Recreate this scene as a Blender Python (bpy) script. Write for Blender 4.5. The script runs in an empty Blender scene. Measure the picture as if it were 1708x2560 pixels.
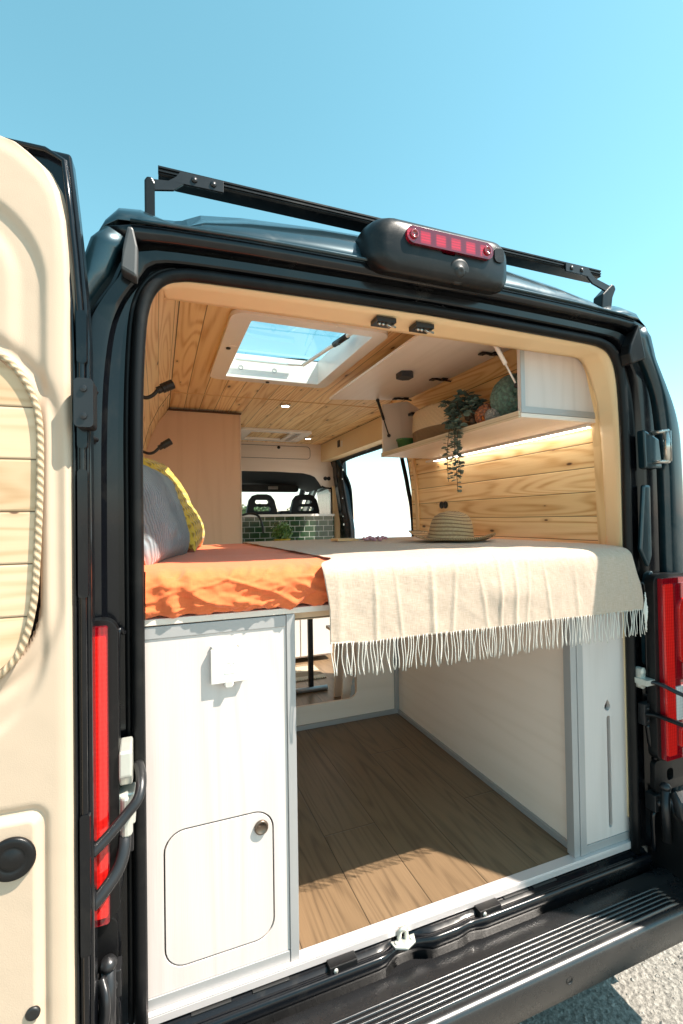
import bpy, bmesh, math, random
from mathutils import Vector, Matrix, noise
from mathutils.geometry import tessellate_polygon
random.seed(7)
S = bpy.context.scene
COL = S.collection
PI = math.pi
def R(d): return math.radians(d)

# ------------------------------------------------------------------ node helpers
class NT:
    def __init__(s, name):
        s.m = bpy.data.materials.new(name); s.m.use_nodes = True
        s.t = s.m.node_tree; s.t.nodes.clear()
        s.out = s.t.nodes.new('ShaderNodeOutputMaterial')
        s.b = s.t.nodes.new('ShaderNodeBsdfPrincipled')
        s.t.links.new(s.b.outputs[0], s.out.inputs[0])
    def n(s, typ, ins=None, **kw):
        nd = s.t.nodes.new('ShaderNode' + typ)
        for k, v in kw.items(): setattr(nd, k, v)
        if ins:
            for k, v in ins.items(): s.put(nd.inputs[k], v)
        return nd
    def put(s, sock, v):
        if isinstance(v, bpy.types.NodeSocket): s.t.links.new(v, sock)
        else:
            if sock.type == 'RGBA' and len(v) == 3: v = (*v, 1)
            sock.default_value = v
    def math(s, op, a, b=0.0, c=None, clamp=False):
        nd = s.t.nodes.new('ShaderNodeMath'); nd.operation = op; nd.use_clamp = clamp
        s.put(nd.inputs[0], a); s.put(nd.inputs[1], b)
        if c is not None: s.put(nd.inputs[2], c)
        return nd.outputs[0]
    def mix(s, f, a, b, blend='MIX'):
        nd = s.t.nodes.new('ShaderNodeMix'); nd.data_type = 'RGBA'; nd.blend_type = blend
        s.put(nd.inputs[0], f); s.put(nd.inputs[6], a); s.put(nd.inputs[7], b)
        return nd.outputs[2]
    def ramp(s, f, lo, hi):          # linear step, clamped
        nd = s.t.nodes.new('ShaderNodeMapRange'); nd.clamp = True
        s.put(nd.inputs[0], f); nd.inputs[1].default_value = lo; nd.inputs[2].default_value = hi
        return nd.outputs[0]
    def xyz(s, x, y, z=0.0):
        nd = s.t.nodes.new('ShaderNodeCombineXYZ')
        s.put(nd.inputs[0], x); s.put(nd.inputs[1], y); s.put(nd.inputs[2], z); return nd.outputs[0]
    def noise(s, vec, scale=1.0, detail=2.0, rough=.5, dist=0.0):
        nd = s.n('TexNoise', {'Scale': scale, 'Detail': detail, 'Roughness': rough, 'Distortion': dist})
        s.put(nd.inputs['Vector'], vec); return nd.outputs[0]
    def set(s, **kw):
        for k, v in kw.items(): s.put(s.b.inputs[k.replace('_', ' ')], v)
        return s
    def bump(s, h, strength=.3, dist=.002):
        nd = s.n('Bump', {'Strength': strength, 'Distance': dist}); s.put(nd.inputs['Height'], h)
        s.t.links.new(nd.outputs[0], s.b.inputs['Normal']); return s
    def obj(s):
        return s.n('TexCoord').outputs['Object']
    def uv(s):
        sep = s.n('SeparateXYZ'); s.t.links.new(s.n('TexCoord').outputs['UV'], sep.inputs[0])
        return sep.outputs[0], sep.outputs[1]

M = {}
def plain(name, col, rough=.5, metal=0.0, var=.08, vs=14.0, bs=0.0, bscale=300., coat=0.0, spec=.5, dust=None, dustamt=.3):
    t = NT(name); o = t.obj()
    n = t.noise(o, vs, 4, .6)
    c = t.mix(n, tuple(x * (1 - var) for x in col), tuple(min(1, x * (1 + var)) for x in col))
    if dust:
        d = t.ramp(t.noise(o, 9, 6, .7, .4), .52, .75)
        d2 = t.ramp(t.noise(o, 320, 2, .6), .66, .75)
        f = t.math('MULTIPLY', t.math('MAXIMUM', d, t.math('MULTIPLY', d2, .7)), dustamt)
        c = t.mix(f, c, dust)
        t.set(Roughness=t.math('ADD', t.math('MULTIPLY', f, .8), rough, clamp=True))
    else: t.set(Roughness=t.math('ADD', t.math('MULTIPLY', n, .12), rough - .06, clamp=True))
    t.set(Base_Color=c, Metallic=metal, Coat_Weight=coat, Specular_IOR_Level=spec)
    t.b.inputs['Coat Roughness'].default_value = .06
    if bs: t.bump(t.noise(o, bscale, 3, .6), bs, .0015)
    M[name] = t.m; return t

plain('paint', (.010, .034, .046), .30, .5, .15, coat=.6, dust=(.16, .14, .12), dustamt=.22)
plain('paint_inner', (.003, .0035, .005), .22, 0, .2, coat=.2, spec=.3, dust=(.10, .09, .07), dustamt=.12)
plain('rubber', (.005, .005, .0055), .42, 0, .2, bs=.15, spec=.22, dust=(.12, .11, .09), dustamt=.08)
plain('plastic', (.007, .007, .0075), .32, 0, .2, bs=.15, bscale=700, spec=.3, dust=(.14, .125, .105), dustamt=.14)
plain('step_plastic', (.012, .012, .013), .27, 0, .2, bs=.06, bscale=900, spec=.8, dust=(.10, .09, .075), dustamt=.10)
plain('black', (.01, .01, .01), .45, 0, .2)
plain('white_plastic', (.80, .74, .68), .35, 0, .03)
plain('white_gloss', (.86, .81, .76), .25, 0, .02)
plain('trim_grey', (.40, .39, .385), .40, .3, .05)
plain('trim_white', (.70, .63, .61), .35, .35, .04)
plain('steel', (.55, .54, .50), .28, .9, .1)
plain('dark_metal', (.03, .03, .032), .32, .5, .2)
plain('cap_lit_grey', (.07, .07, .07), .45, 0, .1)  # sunlit grey put into the left corner cap's colour; the right stays black
plain('zinc', (.62, .62, .56), .4, .6, .15)
plain('vinyl', (.52, .395, .29), .62, 0, .03, 4, bs=.22, bscale=520)
plain('vinyl_trim', (.84, .64, .38), .60, 0, .04, 6, bs=.2, bscale=420)
plain('grey_cab', (.10, .095, .09), .75, 0, .1)
plain('seat_black', (.012, .013, .015), .6, 0, .2)
plain('bronze', (.16, .12, .09), .35, .8, .1)
plain('pot_yellow', (.65, .45, .04), .45)
plain('green_glass', (.05, .16, .05), .2)
plain('glass_grey', (.30, .36, .40), .15)
plain('trunk', (.09, .06, .04), .9)
plain('stucco', (.62, .56, .48), .9)
plain('roof_tile', (.35, .14, .08), .9)
plain('tyre', (.02, .02, .02), .8)
plain('sign_dark', (.03, .03, .035), .5)
plain('bud', (.55, .30, .36), .8, 0, .3, 60)
plain('bark_basket', (.10, .06, .035), .9, 0, .5, 120, bs=.8, bscale=90)

def wood(name, light, dark, w=.093, knots=True, seam=True, lines=11., amt=.75, tint=.16, cross=None, rough=.5, soft=.35, knotcol=(.10, .045, .02), fine=.25):
    t = NT(name); u, v = t.uv()
    if w:
        q = t.math('DIVIDE', v, w); idx = t.math('FLOOR', q); fr = t.math('FRACT', q)
    else: idx = 0.37; fr = .5; seam = False
    wn = t.n('TexWhiteNoise', noise_dimensions='1D'); t.put(wn.inputs['W'], t.math('ADD', idx, .5)); r = wn.outputs[0]
    wn2 = t.n('TexWhiteNoise', noise_dimensions='1D'); t.put(wn2.inputs['W'], t.math('ADD', idx, 31.5)); r2 = wn2.outputs[0]
    endd = None
    if cross:
        L, = cross
        qq = t.math('ADD', t.math('DIVIDE', u, L), t.math('MULTIPLY', t.math('MODULO', t.math('ADD', idx, 600.), 3.), .345))
        ci = t.math('FLOOR', qq); cf = t.math('FRACT', qq)
        endd = t.math('MULTIPLY', t.math('MINIMUM', cf, t.math('SUBTRACT', 1., cf)), L)
        wn3 = t.n('TexWhiteNoise', noise_dimensions='2D'); t.put(wn3.inputs['Vector'], t.xyz(ci, idx, 0)); r = wn3.outputs[0]
    off = t.math('MULTIPLY', r, 37.)
    vec = t.xyz(t.math('ADD', t.math('MULTIPLY', u, .75), off), t.math('MULTIPLY', v, 9.5), off)
    f = t.noise(vec, 1.0, 1.2, .4, .15)
    s = t.math('SINE', t.math('MULTIPLY', f, lines * 2 * PI))
    ln = t.math('POWER', t.math('ADD', t.math('MULTIPLY', s, .5), .5), 2.2)
    jit = t.noise(t.xyz(t.math('MULTIPLY', u, 2.), t.math('MULTIPLY', v, 40.), off), 1., 3, .6)
    ln = t.math('MULTIPLY', ln, t.ramp(jit, soft - .15, soft + .35))
    fi = t.noise(t.xyz(t.math('MULTIPLY', u, 9.), t.math('MULTIPLY', v, 420.), off), 1., 3, .6)
    fac = t.math('ADD', t.math('MULTIPLY', ln, amt), t.math('MULTIPLY', t.math('SUBTRACT', fi, .35), fine), clamp=True)
    c = t.mix(fac, light, dark)
    sh = t.math('ADD', t.math('MULTIPLY', r2, tint * 2), 1 - tint)
    c = t.mix(1.0, c, t.xyz(sh, t.math('POWER', sh, 1.2), t.math('POWER', sh, 1.6)), 'MULTIPLY')
    h = fac
    if knots:
        vo = t.n('TexVoronoi', {'Scale': 1.0, 'Randomness': 1.0}, voronoi_dimensions='2D')
        t.put(vo.inputs['Vector'], t.xyz(t.math('ADD', t.math('MULTIPLY', u, 3.3), off), t.math('MULTIPLY', v, 9.), 0))
        wn4 = t.n('TexWhiteNoise', noise_dimensions='3D'); t.put(wn4.inputs['Vector'], vo.outputs['Color'])
        rad = t.math('MULTIPLY', t.ramp(wn4.outputs[0], .40, 1.0), .095)
        k = t.math('SUBTRACT', 1.0, t.math('DIVIDE', vo.outputs['Distance'], t.math('ADD', rad, .0005)), clamp=True)
        halo = t.math('SUBTRACT', 1.0, t.math('DIVIDE', vo.outputs['Distance'], t.math('ADD', t.math('MULTIPLY', rad, 3.2), .0005)), clamp=True)
        c = t.mix(t.math('MULTIPLY', halo, .55), c, tuple(x * .75 for x in dark))
        c = t.mix(t.ramp(k, .0, .5), c, knotcol)
    if seam:
        e = t.math('MULTIPLY', t.math('MINIMUM', fr, t.math('SUBTRACT', 1., fr)), w)
        if endd is not None: e = t.math('MINIMUM', e, endd)
        sm = t.ramp(e, .0006, .0020 if not cross else .0014)
        c = t.mix(sm, tuple(x * .25 for x in dark), c)
        h = t.math('ADD', t.math('MULTIPLY', fac, -.15), t.math('MULTIPLY', t.ramp(e, 0, .004), 3.))
    t.set(Base_Color=c, Roughness=rough)
    t.bump(h, .35, .0012)
    M[name] = t.m
wood('pine', (.90, .65, .34), (.58, .28, .08), amt=.85, tint=.14, fine=.4)
wood('pine_pale', (.64, .45, .28), (.46, .26, .12), w=.0935, knots=True, lines=13, amt=.65)
wood('pine_trim', (.84, .58, .30), (.56, .30, .11), w=None, knots=False)
wood('vinyl_floor', (.185, .118, .064), (.055, .033, .018), w=.193, knots=False, lines=13., amt=.7, tint=.12, cross=(1.32,), rough=.42, fine=.75, soft=.45)
wood('ply', (.84, .72, .63), (.75, .63, .53), w=None, knots=False, lines=5., amt=.5, rough=.45, fine=.2)
wood('ply_white', (.67, .595, .565), (.54, .47, .435), w=None, knots=False, lines=6., amt=.45, rough=.42, fine=.5)
wood('ply_tan', (.80, .60, .44), (.70, .50, .34), w=None, knots=False, lines=4., amt=.5, rough=.5, fine=.2)
wood('ply_edge', (.62, .50, .34), (.45, .33, .2), w=.004, knots=False, seam=False, lines=3., rough=.6)

def fabric(name, col, col2=None, s=900., vs=6., bs=.5, rough=.9, sheen=.2):
    t = NT(name); u, v = t.uv()
    a = t.math('SINE', t.math('MULTIPLY', t.math('ADD', u, v), s * 1.4)); b = t.math('SINE', t.math('MULTIPLY', t.math('SUBTRACT', v, t.math('MULTIPLY', u, 1.02)), s * 1.4))
    h = t.math('MULTIPLY', a, b)
    n = t.noise(t.xyz(u, v, 0), vs, 4, .6); nf = t.noise(t.xyz(t.math('MULTIPLY', u, 40.), t.math('MULTIPLY', v, 700.), 0), 1., 2, .6)
    nf2 = t.noise(t.xyz(t.math('MULTIPLY', u, 700.), t.math('MULTIPLY', v, 40.), 0), 1., 2, .6)
    c = t.mix(t.ramp(t.math('ADD', nf, nf2), .75, 1.25), col, col2 or tuple(x * .86 for x in col))
    c = t.mix(t.math('MULTIPLY', n, .25), c, tuple(x * .93 for x in col))
    t.set(Base_Color=c, Roughness=rough, Sheen_Weight=sheen)
    t.bump(t.math('ADD', t.math('MULTIPLY', h, .5), t.math('ADD', nf, nf2)), bs, .0008); M[name] = t.m
fabric('orange_cloth', (.80, .17, .045), (.68, .13, .035), bs=.35)
fabric('cream_cloth', (.57, .45, .355), (.42, .31, .225), s=700, bs=.6)
fabric('fringe_cloth', (.84, .80, .72), s=500)

def ribbed():
    t = NT('blue_knit'); u, v = t.uv(); o = t.n('SeparateXYZ'); t.t.links.new(t.obj(), o.inputs[0])
    rib = t.math('SINE', t.math('MULTIPLY', t.math('ADD', u, t.math('MULTIPLY', t.noise(t.xyz(u, v, 0), 9, 3), .03)), 620.))
    blk = t.noise(t.xyz(t.math('MULTIPLY', u, 6.), t.math('MULTIPLY', v, 3.), 2.), 1., 3, .6)
    c = t.mix(t.ramp(blk, .35, .65), (.15, .19, .21), (.30, .36, .39))
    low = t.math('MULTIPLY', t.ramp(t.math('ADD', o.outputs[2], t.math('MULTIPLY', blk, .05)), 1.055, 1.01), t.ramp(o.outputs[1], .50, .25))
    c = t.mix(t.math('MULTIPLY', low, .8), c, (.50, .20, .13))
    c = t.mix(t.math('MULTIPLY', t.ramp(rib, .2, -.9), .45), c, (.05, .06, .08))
    t.set(Base_Color=c, Roughness=.95, Sheen_Weight=.2); t.bump(rib, .8, .002); M['blue_knit'] = t.m
ribbed()
def knit(name, col, dk, sc=1.0):
    t = NT(name); u, v = t.uv()
    a = t.math('SINE', t.math('MULTIPLY', v, 150. * sc)); b = t.math('SINE', t.math('ADD', t.math('MULTIPLY', u, 260. * sc), t.math('MULTIPLY', a, 1.4)))
    f = t.math('ADD', t.math('MULTIPLY', a, .35), t.math('ADD', t.math('MULTIPLY', b, .25), .5), clamp=True)
    t.set(Base_Color=t.mix(t.ramp(f, .05, .45), dk, col), Roughness=.95, Sheen_Weight=.3); t.bump(f, 1., .006); M[name] = t.m
knit('yellow_knit', (.70, .47, .06), (.36, .21, .02), 1.25)
knit('green_yarn', (.12, .27, .20), (.03, .09, .065), 1.2)
knit('orange_yarn', (.95, .26, .04), (.35, .07, .01), 1.8)
knit('white_yarn', (.70, .64, .55), (.4, .35, .28), 1.8)
def straw():
    t = NT('straw'); u, v = t.uv()
    row = t.math('MULTIPLY', v, 60.); fr = t.math('FRACT', row); par = t.math('MODULO', t.math('FLOOR', row), 2.)
    dirn = t.math('SUBTRACT', t.math('MULTIPLY', par, 2.), 1.)
    z = t.math('FRACT', t.math('ADD', t.math('MULTIPLY', u, 100.), t.math('MULTIPLY', t.math('MULTIPLY', fr, dirn), .9)))
    g = t.math('MULTIPLY', t.ramp(t.math('ABSOLUTE', t.math('SUBTRACT', z, .5)), .5, .2), t.ramp(t.math('ABSOLUTE', t.math('SUBTRACT', fr, .5)), .5, .25))
    n = t.noise(t.xyz(t.math('MULTIPLY', u, 60.), t.math('MULTIPLY', v, 60.), 0), 1., 3, .7)
    c = t.mix(n, (.82, .66, .42), (.58, .38, .17)); c = t.mix(t.math('SUBTRACT', 1., g), c, (.13, .06, .02))
    t.set(Base_Color=c, Roughness=.7); t.bump(g, .9, .002); M['straw'] = t.m
straw()
def coil(name, a, b, zsplit):
    t = NT(name); o = t.n('SeparateXYZ'); t.t.links.new(t.obj(), o.inputs[0])
    r = t.math('SINE', t.math('MULTIPLY', o.outputs[2], 1050.)); n = t.noise(t.obj(), 160, 3, .7)
    c = t.mix(t.ramp(o.outputs[2], zsplit - .001, zsplit + .001), b, a); c = t.mix(t.math('MULTIPLY', t.ramp(t.math('ADD', r, n), .3, -.6), .5), c, tuple(x * .45 for x in b))
    t.set(Base_Color=c, Roughness=.9); t.bump(t.math('ADD', r, n), .8, .002); M[name] = t.m
coil('basket', (.88, .68, .44), (.30, .19, .10), 1.535)
def rope():
    t = NT('rope'); u, v = t.uv()
    a = t.math('SINE', t.math('ADD', t.math('MULTIPLY', u, 420.), t.math('MULTIPLY', v, 2 * PI * 2)))
    n = t.noise(t.xyz(t.math('MULTIPLY', u, 300.), t.math('MULTIPLY', v, 30.), 0), 1., 3, .7)
    f = t.math('ADD', t.math('MULTIPLY', a, .5), t.math('MULTIPLY', n, .8))
    t.set(Base_Color=t.mix(t.ramp(f, -.2, .7), (.36, .25, .15), (.58, .44, .29)), Roughness=.95); t.bump(f, .9, .003); M['rope'] = t.m
rope()
def tiles():
    t = NT('green_tile'); o = t.n('SeparateXYZ'); t.t.links.new(t.obj(), o.inputs[0])
    br = t.n('TexBrick', {'Scale': 1.0, 'Mortar Size': .0022, 'Mortar Smooth': .1, 'Bias': 0.0, 'Brick Width': .094, 'Row Height': .052,
              'Color1': (.010, .030, .015, 1), 'Color2': (.020, .052, .022, 1), 'Mortar': (.6, .6, .56, 1)})
    t.put(br.inputs['Vector'], t.xyz(o.outputs[0], o.outputs[2], 0))
    n = t.noise(t.obj(), 18, 4, .6)
    c = t.mix(t.math('MULTIPLY', n, .6), br.outputs[0], t.mix(.5, br.outputs[0], (.04, .12, .03)))
    t.set(Base_Color=c, Roughness=.15, Coat_Weight=.5); t.bump(t.math('ADD', t.math('MULTIPLY', br.outputs[1], -1.), t.math('MULTIPLY', n, .3)), .4, .002); M['green_tile'] = t.m
tiles()
def woven():
    t = NT('woven_mat'); o = t.n('SeparateXYZ'); t.t.links.new(t.obj(), o.inputs[0])
    a = t.math('SINE', t.math('MULTIPLY', o.outputs[0], 380.)); b = t.math('SINE', t.math('MULTIPLY', o.outputs[1], 300.))
    f = t.math('MULTIPLY', a, b)
    st = t.math('GREATER_THAN', t.math('SINE', t.math('MULTIPLY', o.outputs[1], 28.)), .2)
    c = t.mix(st, (.62, .52, .38), (.30, .22, .14)); c = t.mix(t.ramp(f, 0, -.8), c, (.12, .08, .05))
    t.set(Base_Color=c, Roughness=.95); t.bump(f, .8, .004); M['woven_mat'] = t.m
woven()
def groundm():
    t = NT('gravel_asphalt'); o = t.obj()
    n = t.noise(o, 2.2, 6, .65); f = t.noise(o, 60, 5, .75)
    vo = t.n('TexVoronoi', {'Scale': 55.}); t.put(vo.inputs['Vector'], o)
    c = t.mix(n, (.19, .175, .15), (.28, .25, .22)); c = t.mix(t.ramp(f, .45, .7), c, (.45, .41, .36)); c = t.mix(t.math('MULTIPLY', t.ramp(f, .48, .3), .6), c, (.08, .075, .07))
    t.set(Base_Color=c, Roughness=.95); t.bump(t.math('ADD', f, t.math('MULTIPLY', vo.outputs['Distance'], .8)), 1., .012); M['gravel_asphalt'] = t.m
groundm()
def leafm(name, a, b, rough=.55):
    t = NT(name); g = t.n('ObjectInfo'); o = t.obj()
    n = t.noise(o, 35, 2, .6)
    t.set(Base_Color=t.mix(t.ramp(n, .35, .65), a, b), Roughness=rough); M[name] = t.m
plain('sea', (.55, .60, .62), .25, 0, .1, .5)
leafm('eucalyptus', (.06, .10, .08), (.18, .25, .21)); leafm('leaf', (.05, .12, .02), (.16, .28, .06)); leafm('leaf_pale', (.30, .42, .20), (.5, .6, .4))
leafm('tree_leaf', (.03, .07, .02), (.08, .14, .04)); leafm('stone', (.18, .165, .15), (.42, .39, .35), .95)
def lampm(name, col, dark, spots):
    t = NT(name); o = t.n('SeparateXYZ'); t.t.links.new(t.obj(), o.inputs[0])
    r = t.math('SINE', t.math('MULTIPLY', o.outputs[2], 600.)); rx = t.math('SINE', t.math('MULTIPLY', o.outputs[0], 700.))
    t.set(Base_Color=t.mix(t.math('MULTIPLY', t.ramp(t.math('ADD', t.math('MULTIPLY', r, .4), rx), -1.4, 1.4), 1.), t.mix(.35, dark, col), col), Roughness=.12, Coat_Weight=1.0)
    t.b.inputs['Subsurface Weight'].default_value = .0
    M[name] = t.m
lampm('red_lens', (.85, .02, .015), (.45, .005, .005), 0)
lampm('dark_red_lens', (.30, .004, .01), (.10, .0, .004), 0)
def pinkm():
    t = NT('pink_lens'); o = t.n('SeparateXYZ'); t.t.links.new(t.obj(), o.inputs[0])
    q = t.math('FRACT', t.math('DIVIDE', t.math('ADD', o.outputs[0], .005), .046)); blk = t.ramp(t.math('ABSOLUTE', t.math('SUBTRACT', q, .5)), .36, .26)
    ln = t.math('SINE', t.math('MULTIPLY', o.outputs[2], 900.)); zz = t.ramp(t.math('ABSOLUTE', t.math('SUBTRACT', o.outputs[2], 1.817)), .017, .011)
    f = t.math('MULTIPLY', t.math('MULTIPLY', blk, zz), t.math('ADD', .75, t.math('MULTIPLY', ln, .25)))
    t.set(Base_Color=t.mix(f, (.12, .001, .010), (.52, .004, .022)), Roughness=.1, Coat_Weight=1.); M['pink_lens'] = t.m
pinkm()
lampm('clear_lens', (.75, .73, .70), (.5, .48, .46), 0)
def glass(name, col, a, rough=.03):
    t = NT(name)
    t.t.nodes.remove(t.b)
    tr = t.n('BsdfTransparent', {'Color': (*col, 1)}); gl = t.n('BsdfGlossy', {'Color': (1, 1, 1, 1), 'Roughness': rough})
    fr = t.n('Fresnel', {'IOR': 1.45}); mx = t.n('MixShader')
    t.put(mx.inputs[0], t.math('MINIMUM', t.math('MULTIPLY', fr.outputs[0], a), .12)); t.t.links.new(tr.outputs[0], mx.inputs[1]); t.t.links.new(gl.outputs[0], mx.inputs[2])
    t.t.links.new(mx.outputs[0], t.out.inputs[0]); M[name] = t.m
glass('window_glass', (.88, .93, .92), 1.0); glass('dome_glass', (.80, .93, .95), 1.0)
def emit(name, col, st):
    t = NT(name); t.set(Base_Color=col, Emission_Color=col, Emission_Strength=st, Roughness=.4); M[name] = t.m
emit('led', (1., .95, .86), 7.0); emit('downlight_led', (1., .93, .8), 14.)

def smooth01(t): t = min(1, max(0, t)); return t * t * (3 - 2 * t)
# ------------------------------------------------------------------ mesh helpers
class MB:
    def __init__(s): s.v = []; s.f = []; s.u = {}
    def add(s, vs, fs, uvs=None):
        o = len(s.v); s.v += [tuple(p) for p in vs]
        for i, f in enumerate(fs):
            if uvs: s.u[len(s.f)] = uvs[i]
            s.f.append([o + k for k in f])
        return s
    def box(s, x0, x1, y0, y1, z0, z1):
        v = [(x, y, z) for x in (x0, x1) for y in (y0, y1) for z in (z0, z1)]
        return s.add(v, [(0, 1, 3, 2), (4, 6, 7, 5), (0, 4, 5, 1), (2, 3, 7, 6), (0, 2, 6, 4), (1, 5, 7, 3)])
    def plate(s, plane, a, b, outer, holes=()):
        """extruded polygon with holes. plane xz / yz / xy, between depth a and b"""
        def P(u, v, d): return {'xz': (u, d, v), 'yz': (d, u, v), 'xy': (u, v, d)}[plane]
        loops = [list(outer)] + [list(h) for h in holes]
        tri = tessellate_polygon([[Vector((u, v, 0)) for u, v in l] for l in loops])
        pts = [p for l in loops for p in l]; n = len(pts)
        vs = [P(u, v, a) for u, v in pts] + [P(u, v, b) for u, v in pts]
        fs = [tuple(t) for t in tri] + [tuple(n + k for k in reversed(t)) for t in tri]
        o = 0
        for l in loops:
            m = len(l)
            for i in range(m): j = (i + 1) % m; fs.append((o + i, o + j, n + o + j, n + o + i))
            o += m
        return s.add(vs, fs)
    def tube(s, path, r, seg=10, cap=True, closed=False, flat=None):
        path = [Vector(p) for p in path]; n = len(path); rings = []; uvs = []
        up = Vector((0, 0, 1)); L = 0; Ls = []
        prev = None
        for i, p in enumerate(path):
            a = path[i - 1] if (i > 0 or closed) else p; b = path[(i + 1) % n] if (i < n - 1 or closed) else p
            t = (b - a).normalized()
            if prev is None:
                x = t.orthogonal().normalized() if abs(t.dot(up)) > .95 else t.cross(up).normalized()
            else: x = (prev - t * prev.dot(t)).normalized()
            prev = x; y = t.cross(x)
            rr = r[i] if isinstance(r, (list, tuple)) else r
            fl = flat if flat else 1.0
            rings.append([p + x * rr * math.cos(k * 2 * PI / seg) + y * rr * fl * math.sin(k * 2 * PI / seg) for k in range(seg)])
            if i: L += (path[i] - path[i - 1]).length
            Ls.append(L)
        vs = [q for rg in rings for q in rg]; fs = []; m = n if closed else n - 1
        for i in range(m):
            j = (i + 1) % n; l1 = Ls[i]; l2 = Ls[j] if j else L + (path[0] - path[-1]).length
            for k in range(seg):
                k2 = (k + 1) % seg; fs.append((i * seg + k, i * seg + k2, j * seg + k2, j * seg + k))
                uvs.append([(l1, k / seg), (l1, (k + 1) / seg), (l2, (k + 1) / seg), (l2, k / seg)])
        if cap and not closed:
            fs.append(tuple(range(seg))[::-1]); uvs.append([(0, 0)] * seg)
            fs.append(tuple((n - 1) * seg + k for k in range(seg))); uvs.append([(0, 0)] * seg)
        return s.add(vs, fs, uvs)
    def lathe(s, prof, c, axis=(0, 0, 1), seg=32, fn=None):
        """profile of (radius, height); c centre; axis direction"""
        ax = Vector(axis).normalized(); q = Vector((0, 0, 1)).rotation_difference(ax); vs = []; fs = []; uvs = []
        L = [0]
        for i in range(1, len(prof)): L.append(L[-1] + math.dist(prof[i], prof[i - 1]))
        rm = max(p[0] for p in prof)
        for r, h in prof:
            for k in range(seg):
                a = k * 2 * PI / seg; p = Vector((r * math.cos(a), r * math.sin(a), h))
                if fn: p = fn(p, r, h, a)
                vs.append(Vector(c) + q @ p)
        for i in range(len(prof) - 1):
            for k in range(seg):
                k2 = (k + 1) % seg; fs.append((i * seg + k, i * seg + k2, (i + 1) * seg + k2, (i + 1) * seg + k))
                a0 = k / seg * 2 * PI * rm; a1 = (k + 1) / seg * 2 * PI * rm
                uvs.append([(a0, L[i]), (a1, L[i]), (a1, L[i + 1]), (a0, L[i + 1])])
        return s.add(vs, fs, uvs)
    def grid(s, rows, closed=False, uv=None):
        """rows: list of equal-length point lists; uv(i,j) optional"""
        m = len(rows[0]); vs = [p for r in rows for p in r]; fs = []; uvs = []
        for i in range(len(rows) - 1):
            for j in range(m if closed else m - 1):
                j2 = (j + 1) % m; fs.append((i * m + j, i * m + j2, (i + 1) * m + j2, (i + 1) * m + j))
                if uv: uvs.append([uv(i, j), uv(i, j + 1), uv(i + 1, j + 1), uv(i + 1, j)])
        return s.add(vs, fs, uvs if uv else None)
    def blob(s, c, r, ry=None, rz=None, seg=16, e=1.0, rot=None, fn=None):
        rx = r; ry = ry or r; rz = rz or r; rows = []
        def pw(x): return math.copysign(abs(x) ** e, x)
        for i in range(seg + 1):
            th = PI * i / seg; row = []
            for j in range(seg * 2):
                ph = PI * j / seg
                p = Vector((rx * pw(math.sin(th)) * pw(math.cos(ph)), ry * pw(math.sin(th)) * pw(math.sin(ph)), rz * pw(math.cos(th))))
                if fn: p = fn(p)
                if rot: p = rot @ p
                row.append(Vector(c) + p)
            rows.append(row)
        return s.grid(rows, True, lambda i, j: (j / seg * PI * max(rx, ry), i / seg * PI * rz))
    def build(s, name, mat, parent=None, grain='Y', bevel=0, smooth=False, xf=None, mats=None, angle=35, seg=2, solid=0, sub=0):
        me = bpy.data.meshes.new(name); me.from_pydata(s.v, [], s.f); me.update()
        if xf: me.transform(xf)
        uvl = me.uv_layers.new(name='UVMap')
        ax = 'XYZ'.index(grain)
        for p in me.polygons:
            cu = s.u.get(p.index)
            if cu:
                for li, c in zip(p.loop_indices, cu): uvl.data[li].uv = c
                continue
            nn = [abs(x) for x in p.normal]; d = nn.index(max(nn))
            if d == ax: a, b = [k for k in range(3) if k != ax]
            else: a = ax; b = [k for k in range(3) if k not in (ax, d)][0]
            for li in p.loop_indices:
                co = me.vertices[me.loops[li].vertex_index].co; uvl.data[li].uv = (co[a], co[b])
        bm = bmesh.new(); bm.from_mesh(me); bmesh.ops.recalc_face_normals(bm, faces=bm.faces); bm.to_mesh(me); bm.free()
        me.materials.append(M[mat])
        o = bpy.data.objects.new(name, me); COL.objects.link(o)
        if smooth: me.polygons.foreach_set('use_smooth', [True] * len(me.polygons)); me.update()
        if bevel:
            m = o.modifiers.new('bevel', 'BEVEL'); m.width = bevel; m.segments = seg; m.limit_method = 'ANGLE'; m.angle_limit = R(angle); m.harden_normals = False
            if not smooth: me.polygons.foreach_set('use_smooth', [False] * len(me.polygons))
        if solid: m = o.modifiers.new('solid', 'SOLIDIFY'); m.thickness = solid
        if sub: m = o.modifiers.new('sub', 'SUBSURF'); m.levels = sub; m.render_levels = sub
        if parent: put(o, parent)
        return o
def put(o, parent):
    o.parent = parent
    if parent.type == 'EMPTY': o.location = -parent.location
def thing(name, loc, label, cat, group=None):
    o = bpy.data.objects.new(name, None); COL.objects.link(o); o.location = loc; o.empty_display_size = .05
    return tag(o, label, cat, group)
def tag(o, label, cat, group=None):
    o['label'] = label; o['category'] = cat
    if group: o['group'] = group
    return o
def lab(o, label): o['label'] = label; return o
def clone(o, delta, label=None):
    def cp(x, par):
        c = x.copy(); COL.objects.link(c)
        if par: c.parent = par
        for ch in x.children: cp(ch, c)
        return c
    c = cp(o, None); c.location = Vector(o.location) + Vector(delta)
    if label: c['label'] = label
    return c
def struct(o): o['kind'] = 'structure'; return o
def rrect(x0, x1, z0, z1, r, n=6):
    pts = []
    for cx, cz, a0 in ((x1 - r, z1 - r, 0), (x0 + r, z1 - r, 90), (x0 + r, z0 + r, 180), (x1 - r, z0 + r, 270)):
        for k in range(n + 1):
            a = R(a0 + 90 * k / n); pts.append((cx + r * math.cos(a), cz + r * math.sin(a)))
    return pts
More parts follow.
